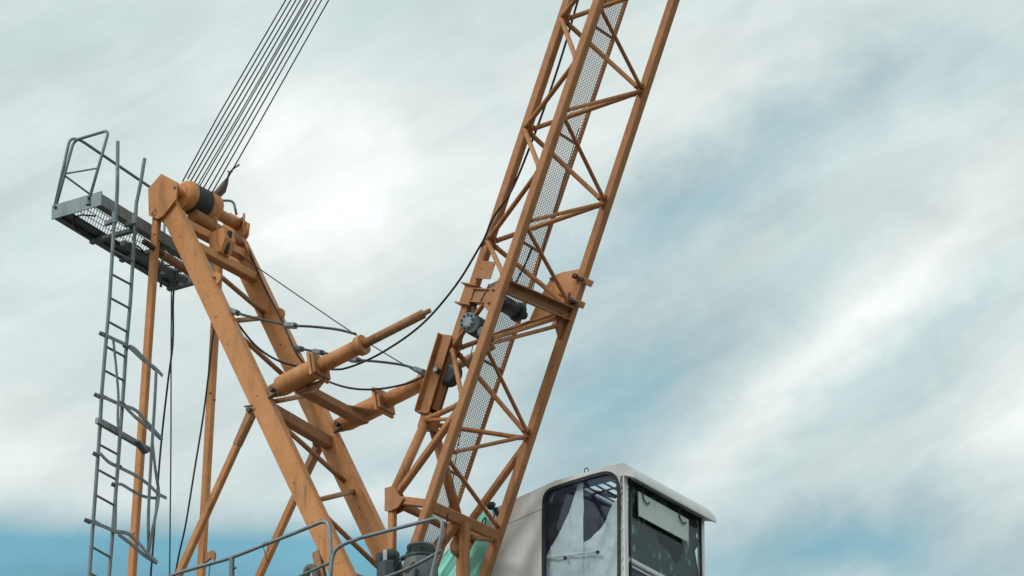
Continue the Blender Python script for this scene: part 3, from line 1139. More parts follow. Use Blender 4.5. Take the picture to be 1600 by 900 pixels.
# railing of the platform
foot1, foot2 = PX(89, 331, XR), PX(137, 315, XF)
top1, top2 = PX(121, 221, XR), PX(171, 203, XF)
tube('end_rail', round_path([foot1, top1, top2, foot2], .11), .019, 'galvanised_dark', plat, n=10)
f3 = PX(87.5, 333, XR - .03)
t3 = PX(114.5, 218, XR - .03)
r_end = Vector((XR - .03, Y1p - .3, t3.z + .0))
tube('side_rail', round_path([f3, t3, PX(131, 219, XR - .03), PX(275, 306, XR - .03)], .10), .019, 'galvanised_dark', plat, n=10)
tube('mid_rail', [PX(107, 273, XR), PX(152, 263, XF)], .012, 'galvanised_dark', plat, n=8)
tube('mid_rail', [PX(107, 277, XR), PX(290, 397, XR)], .012, 'galvanised_dark', plat, n=8)
tube('rail_post', [PX(268, 446, XR), PX(277, 306, XR - .03)], .017, 'galvanised_dark', plat, n=8)
for q in (foot1, foot2):
    lathe('rail_socket', q + ZV * -.05, ZV, [(0, .035), (.11, .03)], 'galvanised_dark', plat, n=10)
    bolt(q + Vector((.03, -.03, .02)), Vector((.4, -.8, 0)), .018, .03, 'bolt_steel', plat)
# loose cable looped under the floor
cz = ZPL - .05
tube('floor_cable', smooth_path([PZ(152, 338, cz), PZ(130, 337, cz), PZ(118, 343, cz), PZ(120, 354, cz), PZ(135, 366, cz), PZ(150, 372, cz)], 6), .011, 'black_cable', plat, n=6)
tube('floor_cable', smooth_path([PZ(185, 378, cz), PZ(198, 383, cz), PZ(212, 379, cz), PZ(230, 388, cz), PZ(250, 410, cz), PZ(282, 412, cz)], 6), .009, 'black_cable', plat, n=6)
# post clamp that ties the platform to the near post
q = P(NPx(392), 392, -WY)
beam('post_clamp', q + Vector((.07, -.25, .03)), q + Vector((.07, .13, -.0)), .05, .06, 'bolt_steel', plat, ref=ZV)
beam('hanger_beam', q + Vector((.0, .06, .05)), q + Vector((.0, 1.0, .05)), .07, .09, 'orange_worn', plat, ref=ZV)

plat.rotation_euler = (0, 0, R(3.5))       # the platform hangs slightly out of square
_pv = Vector((XF, Y0, ZPL))
plat.location = _pv + Matrix.Rotation(R(3.5), 3, 'Z') @ (plat.location - _pv)
# ================================================================== access ladder with its battered cage
XL = XP + .07
lad = thing('access_ladder', PX(150, 900, XL), 'tall grey access ladder with bent cage straps, left of the A-frame', 'ladder')
LR = [(184, 221), (183.4, 290), (182, 322), (178.5, 347), (170.5, 478), (165, 540), (159, 612), (156.5, 662), (149, 770), (140, 892), (130, 1000)]
RR_ = [(226, 248), (220, 285), (213, 318), (211.5, 347), (203.5, 473), (197, 545), (193.5, 600), (189, 660), (184, 730), (171, 895), (162, 1000)]
tube('stile', [PX(*p, XL) for p in LR], .023, 'galvanised_dark', lad, n=10)
tube('stile', [PX(*p, XL) for p in RR_], .023, 'galvanised_dark', lad, n=10)


def interp(tab, y):
    for (xa, ya), (xb, yb) in zip(tab, tab[1:]):
        if ya <= y <= yb:
            return xa + (xb - xa) * (y - ya) / (yb - ya)
    return tab[-1][0]


RUNG = [391, 428, 465, 502, 541, 578, 617, 655, 694, 733, 773, 813, 854, 895]
for y in RUNG:
    a = PX(interp(LR, y), y, XL)
    yr = y + 17
    bq = PX(interp(RR_, yr), yr, XL)
    tube('rung', [a, bq], .0145, 'galvanised_dark', lad, n=8)
for (x, y) in ((179, 340), (210, 342)):
    q = PX(x, y, XL)
    lathe('stile_sleeve', q + ZV * -.07, ZV, [(0, .033), (.14, .036)], 'galvanised', lad, n=10)
    beam('stile_bracket', q + Vector((-.16, .02, -.03)), q + Vector((.02, .02, -.03)), .05, .06, 'galvanised_dark', lad)


def strap(pts, w=.042, t=.012, mat='galvanised', name='cage_strap', ref=ZV):
    """flat bar swept along points, w measured along ref"""
    pts = smooth_path(pts, 5) if len(pts) > 2 else [Vector(p) for p in pts]
    v, f = [], []
    for i, p in enumerate(pts):
        d = (pts[min(i + 1, len(pts) - 1)] - pts[max(i - 1, 0)])
        d, s, u = frame_of(d, ref)
        v += [p + s * w / 2 + u * t / 2, p - s * w / 2 + u * t / 2, p - s * w / 2 - u * t / 2, p + s * w / 2 - u * t / 2]
    for i in range(len(pts) - 1):
        for k in range(4):
            k2 = (k + 1) % 4
            f.append((i * 4 + k, i * 4 + k2, i * 4 + 4 + k2, i * 4 + 4 + k))
    f += [(0, 1, 2, 3), tuple(range(len(v) - 4, len(v)))]
    return link(name, v, f, mat, lad)


XC = XL + .05
HO = 'cage_hoop'
strap([PX(160, 521, XC), PX(178, 530, XC), PX(200, 541, XC), PX(222, 561, XC), PX(240, 573, XC), PX(254, 587, XC)], name=HO)
strap([PX(203, 541, XC - .05), PX(212, 546, XC - .1), PX(226, 561, XC - .1), PX(243, 578, XC - .02)], .04, name=HO)
strap([PX(152, 617, XC), PX(170, 624, XC), PX(190, 633, XC), PX(212, 641, XC + .02), PX(232, 662, XC), PX(254, 687, XC)], name=HO)
strap([PX(196, 636, XC - .05), PX(212, 652, XC - .1), PX(232, 668, XC - .1), PX(252, 686, XC - .02)], .045, name=HO)
strap([PX(156, 708, XC), PX(170, 722, XC), PX(188, 731, XC), PX(212, 743, XC), PX(232, 757, XC), PX(248, 772, XC), PX(260, 778, XC)], .04, name=HO)
strap([PX(179, 758, XC - .05), PX(190, 757, XC - .08), PX(207, 767, XC - .1), PX(226, 776, XC - .08), PX(248, 779, XC - .02)], .035, name=HO)
strap([PX(137, 813, XC), PX(150, 818, XC), PX(168, 825, XC), PX(183, 832, XC)], name=HO)
strap([PX(183, 831, XC), PX(200, 834, XC + .02), PX(216, 848, XC + .02), PX(232, 866, XC), PX(246, 879, XC)], .045, name=HO)
strap([PX(184, 834, XC - .06), PX(205, 850, XC - .1), PX(225, 867, XC - .08), PX(245, 880, XC - .02)], .045, name=HO)
for (x, y) in ((160, 521), (152, 617), (150, 709), (137, 813), (197, 540), (191, 630), (185, 727), (179, 757)):
    q = PX(x, y, XC)
    beam('hoop_clip', q + Vector((-.03, -.02, .01)), q + Vector((.0, .05, -.01)), .03, .05, 'galvanised_dark', lad)
XD = XC + .06
strap([PX(177, 531, XC), PX(182, 580, XD), PX(185, 620, XD), PX(184, 655, XD), PX(187, 690, XD), PX(182, 760, XC + .02), PX(180, 830, XC)], .035, ref=YV)
strap([PX(244, 580, XC), PX(241, 640, XD), PX(236, 720, XD), PX(232, 800, XD), PX(232, 864, XC)], .045, ref=YV)
strap([PX(238, 690, XD), PX(243, 735, XD), PX(248, 772, XC), PX(243, 805, XD), PX(237, 835, XD), PX(232, 864, XC)], .04, ref=YV)
q0, q1 = PX(151, 657, XL + .06), PX(232, 703, XL + .06)
tbm = beam('stay_beam', q0, q1, .075, .05, 'galvanised', lad, ref=ZV)
q = PX(222, 700, XL + .10)
beam('stay_clamp', q + Vector((.0, -.11, .05)), q + Vector((0, .07, -.04)), .03, .09, 'galvanised_dark', tbm)

# ================================================================== guard rails near us
YG = -1.35
gr = thing('guard_rail', P(400, 900, YG), 'grey tubular guard rail running in front of the A-frame legs', 'railing', 'tubular guard rails')
tube('top_rail', round_path([P(200, 932, YG), P(275, 896, YG), P(360, 872, YG), P(470, 829, YG), P(513, 811, YG), P(517, 845, YG), P(517, 1000, YG)], .13), .022, 'galvanised', gr, n=12)
tube('mid_rail', [P(440, 914, YG), P(506, 883, YG), P(516, 880, YG)], .018, 'galvanised_dark', gr, n=10)
pst = beam('rail_post', P(362, 872, YG), P(362, 1010, YG), .05, .055, 'galvanised_dark', gr)
bolt(P(365, 888, YG - .03), XV, .015, .03, 'bolt_steel', pst)
tube('rail_wire', smooth_path([P(413, 847, YG - .02), P(412, 856, YG - .02), P(415, 866, YG - .02), P(418, 878, YG)], 4), .005, 'black_cable', gr, n=5)
tube('rail_wire', smooth_path([P(417, 846, YG - .02), P(419, 857, YG - .02), P(417, 862, YG - .02)], 4), .005, 'black_cable', gr, n=5)
tube('rail_wire', smooth_path([P(328, 882, YG + .02), P(327, 893, YG), P(326, 910, YG)], 4), .006, 'black_cable', gr, n=5)
gr2 = thing('guard_rail', P(600, 900, YG), 'grey tubular guard rail in front of the two motors and the jib foot', 'railing', 'tubular guard rails')
tube('top_rail', round_path([P(514, 1000, YG), P(517, 885, YG), P(523, 856, YG), P(560, 841, YG), P(692, 807, YG), P(690, 838, YG), P(676, 890, YG), P(664, 960, YG)], .16), .022, 'galvanised', gr2, n=12)
tube('mid_rail', round_path([P(560, 917, YG), P(640, 889, YG), P(690, 860, YG - .0)], .3), .020, 'galvanised_dark', gr2, n=10)

# ================================================================== motors behind the guard rail
m1 = thing('small_motor', P(608, 960, -1.0), 'small dark motor with a white sticker behind the guard rail', 'motor')
c = P(609, 892, -1.0)
lathe('housing', c, ZV, [(-.8, .15), (-.08, .15), (.06, .145), (.085, .135)], 'motor_dark', m1, n=10)
lathe('cap', c, ZV, [(.082, .11), (.20, .112), (.235, .085), (.25, .04)], 'motor_dark', m1, n=16)
beam('terminal_box', c + Vector((-.10, -.06, .05)), c + Vector((-.10, -.06, .21)), .07, .08, 'motor_dark', m1)
beam('sticker', c + Vector((.02, -.115, .085)), c + Vector((.02, -.115, .215)), .012, .055, 'white_sticker', m1, ref=YV)
m2 = thing('slewing_motor', P(655, 960, -1.0), 'large pale grey motor with ribbed cap behind the guard rail', 'motor')
c = P(657, 893, -1.0)
lathe('housing', c, ZV, [(-.8, .20), (.0, .20), (.10, .185), (.16, .172)], 'motor_grey', m2, n=20)
lathe('band', c, ZV, [(.13, .18), (.155, .182), (.175, .176)], 'motor_dark', m2, n=24)
lathe('cap', c, ZV, [(.17, .165), (.27, .15), (.275, .158), (.30, .158), (.31, .13)], 'motor_grey', m2, n=24)
for k in range(6):
    t = k * math.pi / 3 + .3
    q = c + Vector((.155 * math.cos(t), .155 * math.sin(t), .235))
    bolt(q, (q - c) - ZV * .235, .018, .02, 'motor_dark', m2)
q = c + Vector((-.17, -.04, .20))
tube('cable_gland', [q, q + Vector((-.06, 0, 0)), q + Vector((-.07, 0, .0)), q + Vector((-.17, -.01, 0))], [.03, .03, .012, .012], 'motor_dark', m2, n=10)
tube('motor_cable', smooth_path([q + Vector((-.05, -.02, -.03)), q + Vector((-.13, -.05, -.15)), q + Vector((-.12, -.06, -.32)), q + Vector((-.22, -.06, -.42))], 5), .011, 'black_cable', m2, n=6)
tube('oil_pipe', smooth_path([c + Vector((-.10, -.19, -.02)), c + Vector((-.03, -.22, -.05)), c + Vector((.03, -.21, .01)), c + Vector((.06, -.20, .04))], 5), .010, 'motor_dark', m2, n=6)
beam('inspection_rib', c + Vector((.08, -.19, -.05)), c + Vector((.03, -.21, -.35)), .05, .05, 'motor_dark', m2)

# ================================================================== operator cab
YC0 = 1.05
CC = P(975, 760, YC0)
XFR = CC.x
YC1 = PX(1101, 840, XFR).y
ZT = P(968, 727, YC0).z
cab = thing('operator_cab', Vector((XFR - .8, (YC0 + YC1) / 2, DECK_Z)), 'white operator cab with rounded side window and overhanging front eave', 'crane cab')
ZB = ZT - 2.1
XB = XFR - 2.9


def side_xz(px, py):
    p = P(px, py, YC0)
    return (p.x, p.z)


outline = [side_xz(*p) for p in ((668, 850), (775, 793), (868, 751), (952, 727.5), (966, 725.5), (974, 728))]
outline = [(XB, ZB), (XB, outline[0][1] - .05)] + outline + [(XFR, P(975, 745, YC0).z), (XFR, ZB)]
win = []
wpx = [(850, 775), (856, 766), (866, 761), (900, 750), (942, 737.5), (955, 738), (963, 744), (968, 756), (969, 775), (969, 960), (960, 975), (858, 985), (849, 975), (848, 960), (848, 790)]


def rounded(poly, k=2):
    pts = [Vector(p) for p in poly]
    for _ in range(k):
        o = []
        for i in range(len(pts)):
            a, b = pts[i], pts[(i + 1) % len(pts)]
            o += [a * .75 + b * .25, a * .25 + b * .75]
        pts = o
    return pts


wxz = [tuple(p) for p in rounded([(x, z) for x, z in [side_xz(*q) for q in wpx]], 2)]


def holed_wall(name, outer, inner, Y, th, mat, parent, axis='Y'):
    bm = bmesh.new()
    mk = (lambda a, b: (a, Y, b)) if axis == 'Y' else (lambda a, b: (Y, a, b))
    ev = []
    for loop in (outer, inner):
        vs_ = [bm.verts.new(mk(*p)) for p in loop]
        ev += [bm.edges.new((vs_[i], vs_[(i + 1) % len(vs_)])) for i in range(len(vs_))]
    bmesh.ops.triangle_fill(bm, use_beauty=True, use_dissolve=False, edges=ev)
    r = bmesh.ops.extrude_face_region(bm, geom=bm.faces[:])
    bmesh.ops.translate(bm, verts=[x for x in r['geom'] if isinstance(x, bmesh.types.BMVert)], vec=(0, th, 0) if axis == 'Y' else (th, 0, 0))
    bm.verts.index_update()
    vs_ = [v.co.copy() for v in bm.verts]
    fs = [tuple(v.index for v in f.verts) for f in bm.faces]
    bm.free()
    return link(name, vs_, fs, mat, parent)


sw = holed_wall('side_wall', outline, wxz, YC0, .05, 'cab_white', cab)
# far side wall with a window near the front
wz0, wz1 = ZT - 1.15, ZT - .22
farwin = [(XFR - .24, wz0), (XFR - .07, wz0), (XFR - .07, wz1), (XFR - .24, wz1)]
holed_wall('side_wall', outline, farwin, YC1 - .05, .05, 'cab_white', cab)
XLN = XFR - .80
ln = [(XB + .06, ZB + .06), (XB + .06, outline[1][1] - .08)] + [(x, z - .07) for x, z in outline[2:6] if x < XLN] + [(XLN, outline[5][1] - .10), (XLN, ZB + .06)]
plate('sky_reflection_wall', [Vector((x, YC1 - .062, z)) for x, z in ln], YV * .016, 'reflected_sky_blue', cab)  # added panel, its blue imitates sky reflected in the side window
plate('interior_shade_panel', [Vector((x, YC1 - .062, z)) for x, z in ((XFR - .79, ZB + .06), (XFR - .26, ZB + .06), (XFR - .26, outline[5][1] - .06), (XFR - .79, outline[5][1] - .12))], YV * .016, 'cab_inside', cab)  # added near-black panel imitating the unlit interior behind the film hole
# rubber gasket ring of the side window
cxz = Vector((sum(p[0] for p in wxz) / len(wxz), sum(p[1] for p in wxz) / len(wxz)))


def ring(name, loop, grow_out, grow_in, Y, th, mat, parent):
    nn = len(loop)
    v, f = [], []
    def off(i, g_):
        a, b, c_ = (Vector(loop[(i + k) % nn]) for k in (-1, 0, 1))
        t = (c_ - a).normalized()
        nrm = Vector((t.y, -t.x))
        if nrm.dot(b - cxz) < 0:
            nrm = -nrm
        return b + nrm * g_
    for yy in (Y, Y + th):
        v += [(*[off(i, grow_out)[0]], yy, off(i, grow_out)[1]) for i in range(nn)]
        v += [(*[off(i, -grow_in)[0]], yy, off(i, -grow_in)[1]) for i in range(nn)]
    for i in range(nn):
        j = (i + 1) % nn
        f += [(i, j, nn + j, nn + i), (2 * nn + i, 2 * nn + j, 3 * nn + j, 3 * nn + i), (i, j, 2 * nn + j, 2 * nn + i), (nn + i, nn + j, 3 * nn + j, 3 * nn + i)]
    return link(name, v, f, mat, parent)


sidew = link('side_window', [(x, YC0 + .012, z) for x, z in wxz] + [(x, YC0 + .018, z) for x, z in wxz],
             [tuple(range(len(wxz))), tuple(range(len(wxz), 2 * len(wxz)))] + [(i, (i + 1) % len(wxz), len(wxz) + (i + 1) % len(wxz), len(wxz) + i) for i in range(len(wxz))],
             'side_glass', cab)
ring('gasket', wxz, .008, .034, YC0 - .012, .034, 'gasket', sidew)
# floor, rear wall, roof panels
beam('floor', Vector((XB, (YC0 + YC1) / 2, ZB + .03)), Vector((XFR, (YC0 + YC1) / 2, ZB + .03)), YC1 - YC0 - .12, .05, 'cab_inside', cab, ref=YV)
beam('rear_wall', Vector((XB + .03, YC0 + .06, (ZB + outline[1][1]) / 2)), Vector((XB + .03, YC1 - .06, (ZB + outline[1][1]) / 2)), .05, outline[1][1] - ZB - .1, 'cab_white', cab, ref=XV)
rp_ = [Vector((x, 0, z)) for x, z in outline[1:8]]
SKY0, SKY1 = 3, 4
for i in range(len(rp_) - 1):
    a, bq = rp_[i], rp_[i + 1]
    if i == 4 - 1:
        # the roof panel over the driver has a barred skylight
        for (t0, t1, y0, y1) in ((0, .22, YC0 + .02, YC1 - .02), (.88, 1, YC0 + .02, YC1 - .02), (.22, .88, YC0 + .02, YC0 + .30), (.22, .88, YC1 - .55, YC1 - .02)):
            pa, pb = a + (bq - a) * t0, a + (bq - a) * t1
            beam('sky_reflection_ceiling', pa + YV * (y0 + y1) / 2 + ZV * -.046, pb + YV * (y0 + y1) / 2 + ZV * -.046, y1 - y0 - .03, .02, 'reflected_sky_blue', cab, ref=YV, ch=.001)  # added under the roof, sky reflection painted as blue
            beam('roof_panel', pa + YV * (y0 + y1) / 2 + ZV * -.017, pb + YV * (y0 + y1) / 2 + ZV * -.017, y1 - y0, .03, 'cab_trim', cab, ref=YV, ch=.001)
        for k in range(4):
            pa = a + (bq - a) * (.30 + .15 * k)
            beam('skylight_bar', pa + YV * (YC0 + .30) + ZV * -.03, pa + YV * (YC1 - .55) + ZV * -.03, .022, .022, 'gasket', cab, ref=ZV)
        pm = YC0 + .52
        beam('skylight_bar', a + (bq - a) * .22 + YV * pm + ZV * -.032, a + (bq - a) * .88 + YV * pm + ZV * -.032, .022, .022, 'gasket', cab, ref=YV)
    else:
        if i < 3:
            beam('sky_reflection_ceiling', a + YV * (YC0 + YC1) / 2 + ZV * -.046, bq + YV * (YC0 + YC1) / 2 + ZV * -.046, YC1 - YC0 - .11, .02, 'reflected_sky_blue', cab, ref=YV, ch=.001)  # added ceiling sheet, blue colour stands for the window's sky reflection
        beam('roof_panel', a + YV * (YC0 + YC1) / 2 + ZV * -.012, bq + YV * (YC0 + YC1) / 2 + ZV * -.012, YC1 - YC0 - .004, .03, 'cab_white', cab, ref=YV, ch=.001)
# front eave: a bent sheet running across the front
ev_prof = [(-.10, .006), (-.03, .006), (.02, -.012), (.07, -.06), (.115, -.125), (.138, -.19), (.138, -.215), (.125, -.215), (.09, -.19), (.0, -.16), (-.10, -.15)]
ztop = rp_[-2].z
fe = [Vector((XFR + x, YC0 - .004, ztop + z)) for x, z in ev_prof]
npf = len(fe)
v = fe + [p + YV * (YC1 - YC0 + .05) for p in fe]
f = [(i, (i + 1) % npf, npf + (i + 1) % npf, npf + i) for i in range(npf)] + [tuple(range(npf)), tuple(range(npf, 2 * npf))]
link('front_eave', v, f, 'cab_trim', cab)
# front frame
zsill = PX(983, 874, XFR).z
zsill = PX(1000, 883, XFR).z
zhead = ztop - .17
beam('corner_post', Vector((XFR - .035, YC0 + .045, ZB)), Vector((XFR - .035, YC0 + .045, zhead + .1)), .09, .075, 'cab_white', cab, ref=YV, ch=.02)
tube('corner_bead', [Vector((XFR + .005, YC0 + .105, ZB)), Vector((XFR + .005, YC0 + .105, zhead + .05))], .016, 'gasket', cab, n=8)
beam('corner_post', Vector((XFR - .03, YC1 - .045, ZB)), Vector((XFR - .03, YC1 - .045, zhead + .1)), .055, .07, 'cab_trim', cab, ref=YV, ch=.02)
tube('corner_bead', [Vector((XFR + .0, YC1 - .085, ZB)), Vector((XFR + .0, YC1 - .085, zhead + .05))], .014, 'gasket', cab, n=8)
beam('front_header', Vector((XFR - .03, YC0 + .09, zhead + .06)), Vector((XFR - .03, YC1 - .07, zhead + .06)), .15, .05, 'cab_inside', cab, ref=ZV)
beam('window_bar', Vector((XFR - .01, YC0 + .09, zsill)), Vector((XFR - .01, YC1 - .07, zsill)), .06, .05, 'cab_trim', cab, ref=ZV, ch=.012)
beam('window_bar', Vector((XFR + .0, YC0 + .13, zsill - .075)), Vector((XFR + .0, YC1 - .1, zsill - .075)), .025, .03, 'cab_trim', cab, ref=ZV, ch=.008)
beam('front_panel', Vector((XFR - .03, YC0 + .09, ZB + .2)), Vector((XFR - .03, YC1 - .07, ZB + .2)), .4, .04, 'cab_white', cab, ref=ZV)


def pane(name, y0, y1, z0, z1, X, mat, parent):
    return beam(name, Vector((X, y0, (z0 + z1) / 2)), Vector((X, y1, (z0 + z1) / 2)), z1 - z0, .006, mat, parent, ref=ZV, ch=.001)


pane('front_window', YC0 + .09, YC1 - .075, zsill + .03, zhead, XFR - .012, 'front_glass', cab)
pane('lower_window', YC0 + .09, YC1 - .075, ZB + .4, zsill - .09, XFR - .012, 'front_glass', cab)
# torn dirty film behind the front glass (ragged right edge, a hole lower down)
XFI = XFR - .035
def fy(px, py):
    p = PX(px, py, XFI)
    return (p.y, p.z)


film = [fy(*p) for p in ((984, 755), (1010, 768), (1040, 785), (1074, 803), (1086, 812), (1090, 822), (1089.5, 830), (1088, 838), (1091, 847), (1090, 854), (1086, 860), (1087, 868), (1089, 880), (1091, 893),
                         (1093, 910), (1060, 905), (1020, 893), (984, 876))]
hole = [fy(*p) for p in ((1030, 822), (1046, 826), (1062, 838), (1068, 851), (1066, 866), (1056, 882), (1050, 872), (1046, 866), (1040, 858), (1032, 850), (1026, 836))]
holed_wall('torn_film', film, hole, XFI, -.004, 'dirty_film', cab, axis='X')
bk_ = [fy(*p) for p in ((1022, 812), (1075, 838), (1075, 892), (1022, 862))]
# sun board hung on two hooks
bd_px = ((997, 768), (1075.5, 812), (1075.5, 847.5), (998, 806))
sbd = plate('sun_board', [PX(x, y, XFR + .03) for x, y in bd_px], XV * .012, 'visor_board', cab)
for (x, y) in ((1005, 766), (1062, 797)):
    q = PX(x, y, XFR + .045)
    tube('board_hook', smooth_path([q + ZV * .06, q + ZV * .0, q + Vector((0, .0, -.09)), q + Vector((.01, .03, -.14)), q + Vector((.015, .08, -.15)), q + Vector((.015, .10, -.12))], 4), .009, 'horn_green', sbd, n=6)
# white sheets hung inside the side window
YS = YC0 + .075


def drape(prof, ybot, Y, amp):
    """hanging sheet whose upper edge follows prof (x, y)"""
    xs, v, f, ny = [], [], [], 18
    x = prof[0][0]
    while x < prof[-1][0]:
        xs.append(x)
        x += 2.5
    xs.append(prof[-1][0])
    for x in xs:
        for (xa, ya), (xb, yb) in zip(prof, prof[1:]):
            if xa <= x <= xb:
                yt = ya + (yb - ya) * (x - xa) / max(xb - xa, 1e-6)
                break
        for k_ in range(ny + 1):
            p = P(x, yt + (ybot - yt) * k_ / ny, Y)
            c_ = p.x * .9 - p.z * .5
            p.y += amp * (math.sin(c_ * 24) + .5 * math.sin(c_ * 57 + p.z * 8) + .3 * math.sin(p.z * 33 + p.x * 21))
            v.append(p)
    for a_ in range(len(xs) - 1):
        for k_ in range(ny):
            q_ = a_ * (ny + 1) + k_
            f.append((q_, q_ + 1, q_ + ny + 2, q_ + ny + 1))
    return link('curtain', v, f, 'curtain', cab, smooth=True)


drape([(850, 874), (872, 836), (890, 800), (903, 758), (909, 747), (911.5, 748)], 960, YS, .006)
drape([(911, 848), (926, 838), (945, 820), (958, 788), (973, 770)], 960, YS + .01, .011)
tube('curtain_rod', [P(853, 872, YS - .035), P(935, 862, YS - .035)], .012, 'curtain', cab, n=8)
for (x, y) in ((884, 872.5), (934.5, 863)):
    lathe('rod_knob', P(x, y, YS - .045), -YV, [(0, .022), (.02, .02)], 'gasket', cab, n=10)
# added dark struts imitating the lattice reflected in the side glass
for (a0, a1) in (((925, 768), (962, 776)), ((925, 768), (952, 806))):
    beam('reflected_strut', P(*a0, YC1 - .12), P(*a1, YC1 - .12), .04, .05, 'gasket', cab)
sm0, sm1 = P(700, 858, YC0 - .003), P(846, 795, YC0 - .003)
beam('seam_strip', sm0, sm1, .008, .014, 'cab_trim', cab, ref=YV, ch=.002)
for k in range(9):
    bolt(P(985 - 1, 750, YC0).lerp(P(976, 900, YC0), .0) + Vector((-.035, -.004, -.25 - .16 * k)), -YV, .007, .004, 'cab_trim', cab, 'rivet')
# lifting eye and roof seam
q = P(916, 735, YC0 + .06)
tube('lifting_eye', smooth_path([q + Vector((-.022, 0, -.03)), q + Vector((-.026, 0, .01)), q + Vector((0, 0, .03)), q + Vector((.026, 0, .01)), q + Vector((.022, 0, -.03))], 4), .006, 'gasket', cab, n=6)
q = P(984, 742, YC0 - .012)
# ------------------------------------------------------------------ horn on the roof
hn = thing('warning_horn', P(771, 797, YC0 - .02), 'small dark green horn on the edge of the cab roof', 'horn')
q = P(771, 791, YC0 - .03)
lathe('horn_bell', q + Vector((-.05, -.02, .0)), Vector((1, -.2, .1)), [(0, .045), (.02, .05), (.07, .038), (.09, .025)], 'horn_green', hn, n=14)
beam('horn_bracket', q + Vector((.01, .02, -.02)), q + Vector((.05, .04, -.12)), .04, .05, 'horn_green', hn)
tube('horn_lead', smooth_path([q + Vector((.03, -.01, -.10)), q + Vector((.02, -.02, -.18)), q + Vector((.06, -.01, -.25))], 4), .007, 'black_cable', hn, n=5)

# ================================================================== teal tarpaulin
YT = .98
G = 46
corners = ((748, 801), (762, 799), (764, 935), (640, 935))     # top-left, top-right, bottom-right, bottom-left
ca = [P(x, y, YT) for x, y in corners]
v, f = [], []
for i in range(G + 1):
    t = i / G
    Lp, Rp = ca[0].lerp(ca[3], t), ca[1].lerp(ca[2], t)
    for j in range(G + 1):
        s = j / G
        p = Lp.lerp(Rp, s)
        x, z = p.x, p.z
        k = -x * .80 + z * .62                      # folds run up to the right
        fold = .022 * math.sin(k * 24 + .9 * math.sin(x * 5 + z * 3)) + .011 * math.sin(k * 47 + x * 4) + .006 * math.sin(k * 105 + z * 9 + 2 * math.sin(x * 9))
        fold *= min(1, t * 3 + .2)
        p = p + YV * (fold - .05 * t) + XV * (.01 * math.sin(z * 30) if j in (0, G) else 0)
        v.append(p)
for i in range(G):
    for j in range(G):
        a = i * (G + 1) + j
        f.append((a, a + 1, a + G + 2, a + G + 1))
o = link('tarpaulin', v, f, 'tarp_teal', None, smooth=True)
tag(o, 'crumpled teal tarpaulin hanging between the jib foot and the white cab', 'tarpaulin')
rp2 = thing('tarpaulin_rope', P(757, 812, YT - .07), 'short dark rope loop tying the top of the teal tarpaulin', 'rope')
tube('loop', smooth_path([P(750, 826, YT - .07), P(754, 815, YT - .08), P(758, 809, YT - .08), P(759, 815, YT - .08), P(755, 822, YT - .08)], 5), .009, 'black_cable', rp2, n=6)

# ================================================================== loose cables and pendants
def cable(pts, r, label, name='cable', mat='black_cable', cat='cable', k=8):
    o = tube(name, smooth_path(pts, k) if len(pts) > 2 else pts, r, mat, None, n=7)
    return tag(o, label, cat)


cable([P(274, 424, -.3), P(270.5, 470, -.3), P(270, 535, -.3), P(262, 600, -.3), P(252, 690, -.3), P(244, 790, -.3), P(235, 905, -.3), P(228, 990, -.3)], .013, 'black electric cable hanging slackly beside the near rear post')
cable([P(268, 430, -.2), P(267.3, 560, -.2), P(267, 700, -.2), P(265.5, 850, -.2), P(264.5, 990, -.2)], .009, 'thin plumb wire hanging straight down right of the near rear post', 'hanging_wire', 'wire_rope', 'wire')
cable([P(336, 505, .5), P(331, 540, .5), P(319, 640, .5), P(303, 740, .45), P(290, 820, .4), P(279, 870, .4), P(262, 960, .4)], .012, 'black cable hanging in front of the far rear post')
cable([P(337, 440, -.55), P(345, 452, -.55), P(352, 472, -.55), P(372, 506, -.5), P(405, 545, -.4), P(450, 569, -.25), P(515, 577, 0), P(548, 573, .0), P(600, 549, 0), P(660, 506, -.02), P(712, 446, -.03), P(748, 388, -.06),
       P(757, 372, -.08), P(772, 338, -.085), P(795, 305, -.08), P(815, 262, .1), P(850, 170, .1), P(880, 80, .1), P(909, -20, .1), P(960, -190, .1), P(1040, -470, .1)], .0135,
      'long black electric cable sagging from the A-frame and climbing up inside the jib')
cable([P(388, 388, WY - .0), P(398, 412, WY - .1), P(415, 452, WY - .16), P(440, 500, WY - .16), P(462, 550, WY - .16), P(480, 572, WY - .1), P(505, 592, WY - .1), P(545, 606, WY - .1), P(590, 608, WY - .2), P(640, 598, WY - .3), P(676, 580, .2), P(700, 570, .1)], .0135,
      'black electric cable sagging behind the buffer cylinders to the jib')
cable([P(372, 396, .3), P(398, 415, .3), P(560, 526, .2), P(662, 588, .1)], .0075, 'thin straight steel wire running from the A-frame head down to the jib', 'stay_wire', 'wire_rope', 'wire', k=4)
cable([P(832, 385, .2), P(822, 410, .2), P(806, 442, .15), P(800, 458, .1)], .012, 'short black cable in front of the walkway mesh above the channel beam')
cable([P(905, 200, .62), P(868, 320, .62), P(852, 375, .62), P(832, 455, .62)], .006, 'thin wire hanging beside the walkway rail of the jib', 'jib_wire', 'wire_rope', 'wire')
cable([P(740, 535, -.3), P(735, 560, -.3), P(731, 600, -.3), P(726, 640, -.3), P(713, 712, -.35), P(702, 790, -.35), P(694, 850, -.35)], .006, 'thin dark control wire dangling from the winch through the jib', 'control_wire', 'wire_rope', 'wire')

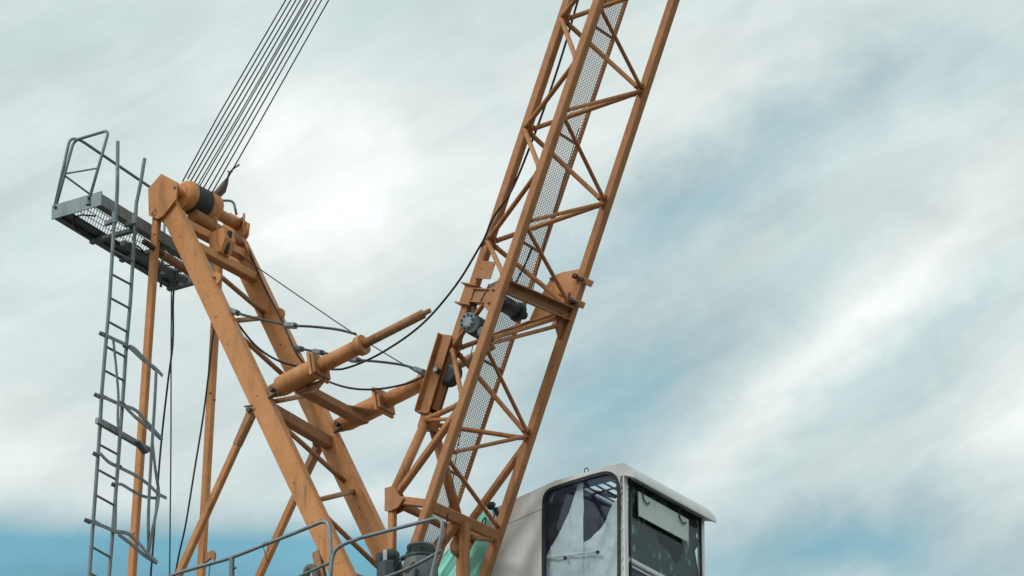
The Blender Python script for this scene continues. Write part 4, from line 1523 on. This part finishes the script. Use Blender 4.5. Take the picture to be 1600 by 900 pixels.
# jib stop pendants with turnbuckles
def pendant(pts, Y0_, Y1_, ends, label):
    t = thing('stop_pendant', P(*pts[0], Y0_), label, 'pendant', 'jib stop pendants')
    nP = len(pts)
    pp = [P(x, y, Y0_ + (Y1_ - Y0_) * i / (nP - 1)) for i, (x, y) in enumerate(pts)]
    sp_ = smooth_path(pp, 6)
    tube('wire', sp_, .016, 'wire_rope', t, n=7)
    for i in ends:
        i = min(i * 6, len(sp_) - 2)
        a, bq = sp_[i], sp_[min(i + 3, len(sp_) - 1)]
        d = (bq - a).normalized()
        sk_ = beam('ferrule', a - d * .05, a + d * .10, .065, .085, 'galvanised', t, ref=ZV, ch=.02)
        lathe('ferrule_nut', a - d * .07, d, [(0, .028), (.025, .03)], 'bolt_steel', sk_, n=6)
    return t


pendant([(363, 486), (380, 492), (408, 499), (440, 506), (452, 508.5), (490, 510.5), (528, 515), (556, 522)], -WY + .05, -WY, (0, 4), 'upper stop pendant with turnbuckle, from the near leg to the near cylinder collar')
pendant([(464, 544), (480, 547), (496, 550), (513, 553)], WY, WY - .15, (0, 2), 'short stop pendant beside the far leg, above the near cylinder')
pendant([(552, 562), (566, 563), (600, 566), (632, 571), (658, 580)], WY - .2, WY - .3, (0, 4), 'lower stop pendant running right to the far cylinder')

# ================================================================== deck and mast that carry the crane (below the frame)
dk_ = thing('slewing_deck', Vector((0, 0, DECK_Z - .5)), 'rusty steel slewing deck carrying the crane', 'deck')
xl, xr = P(100, 1000, 0).x, XFR + .1
beam('deck_plate', Vector((xl, .55, DECK_Z - .10)), Vector((xr, .55, DECK_Z - .10)), 4.2, .12, 'deck_steel', dk_, ref=YV)
for Y in (-.9, .9):
    beam('deck_girder', Vector((xl, Y, DECK_Z - .42)), Vector((xr, Y, DECK_Z - .42)), .2, .5, 'orange_worn', dk_, ref=YV)
lathe('slew_ring', Vector((-.6, 0, DECK_Z - .95)), ZV, [(0, 1.0), (.28, 1.0)], 'motor_dark', dk_, n=32)
ms = thing('tower_mast', Vector((-.6, 0, 0)), 'orange lattice tower mast standing under the slewing deck', 'mast')
for sx in (-.75, .75):
    for sy in (-.75, .75):
        beam('mast_leg', Vector((-.6 + sx, sy, 0)), Vector((-.6 + sx, sy, DECK_Z - .95)), .16, .16, 'orange', ms, ref=YV)
nbay = 7
for k in range(nbay):
    z0, z1 = (DECK_Z - .95) * k / nbay, (DECK_Z - .95) * (k + 1) / nbay
    for (a, bq) in (((-.75, -.75), (.75, -.75)), ((.75, -.75), (.75, .75)), ((.75, .75), (-.75, .75)), ((-.75, .75), (-.75, -.75))):
        tube('mast_brace', [Vector((-.6 + a[0], a[1], z0)), Vector((-.6 + bq[0], bq[1], z1))], .045, 'orange', ms, n=8)
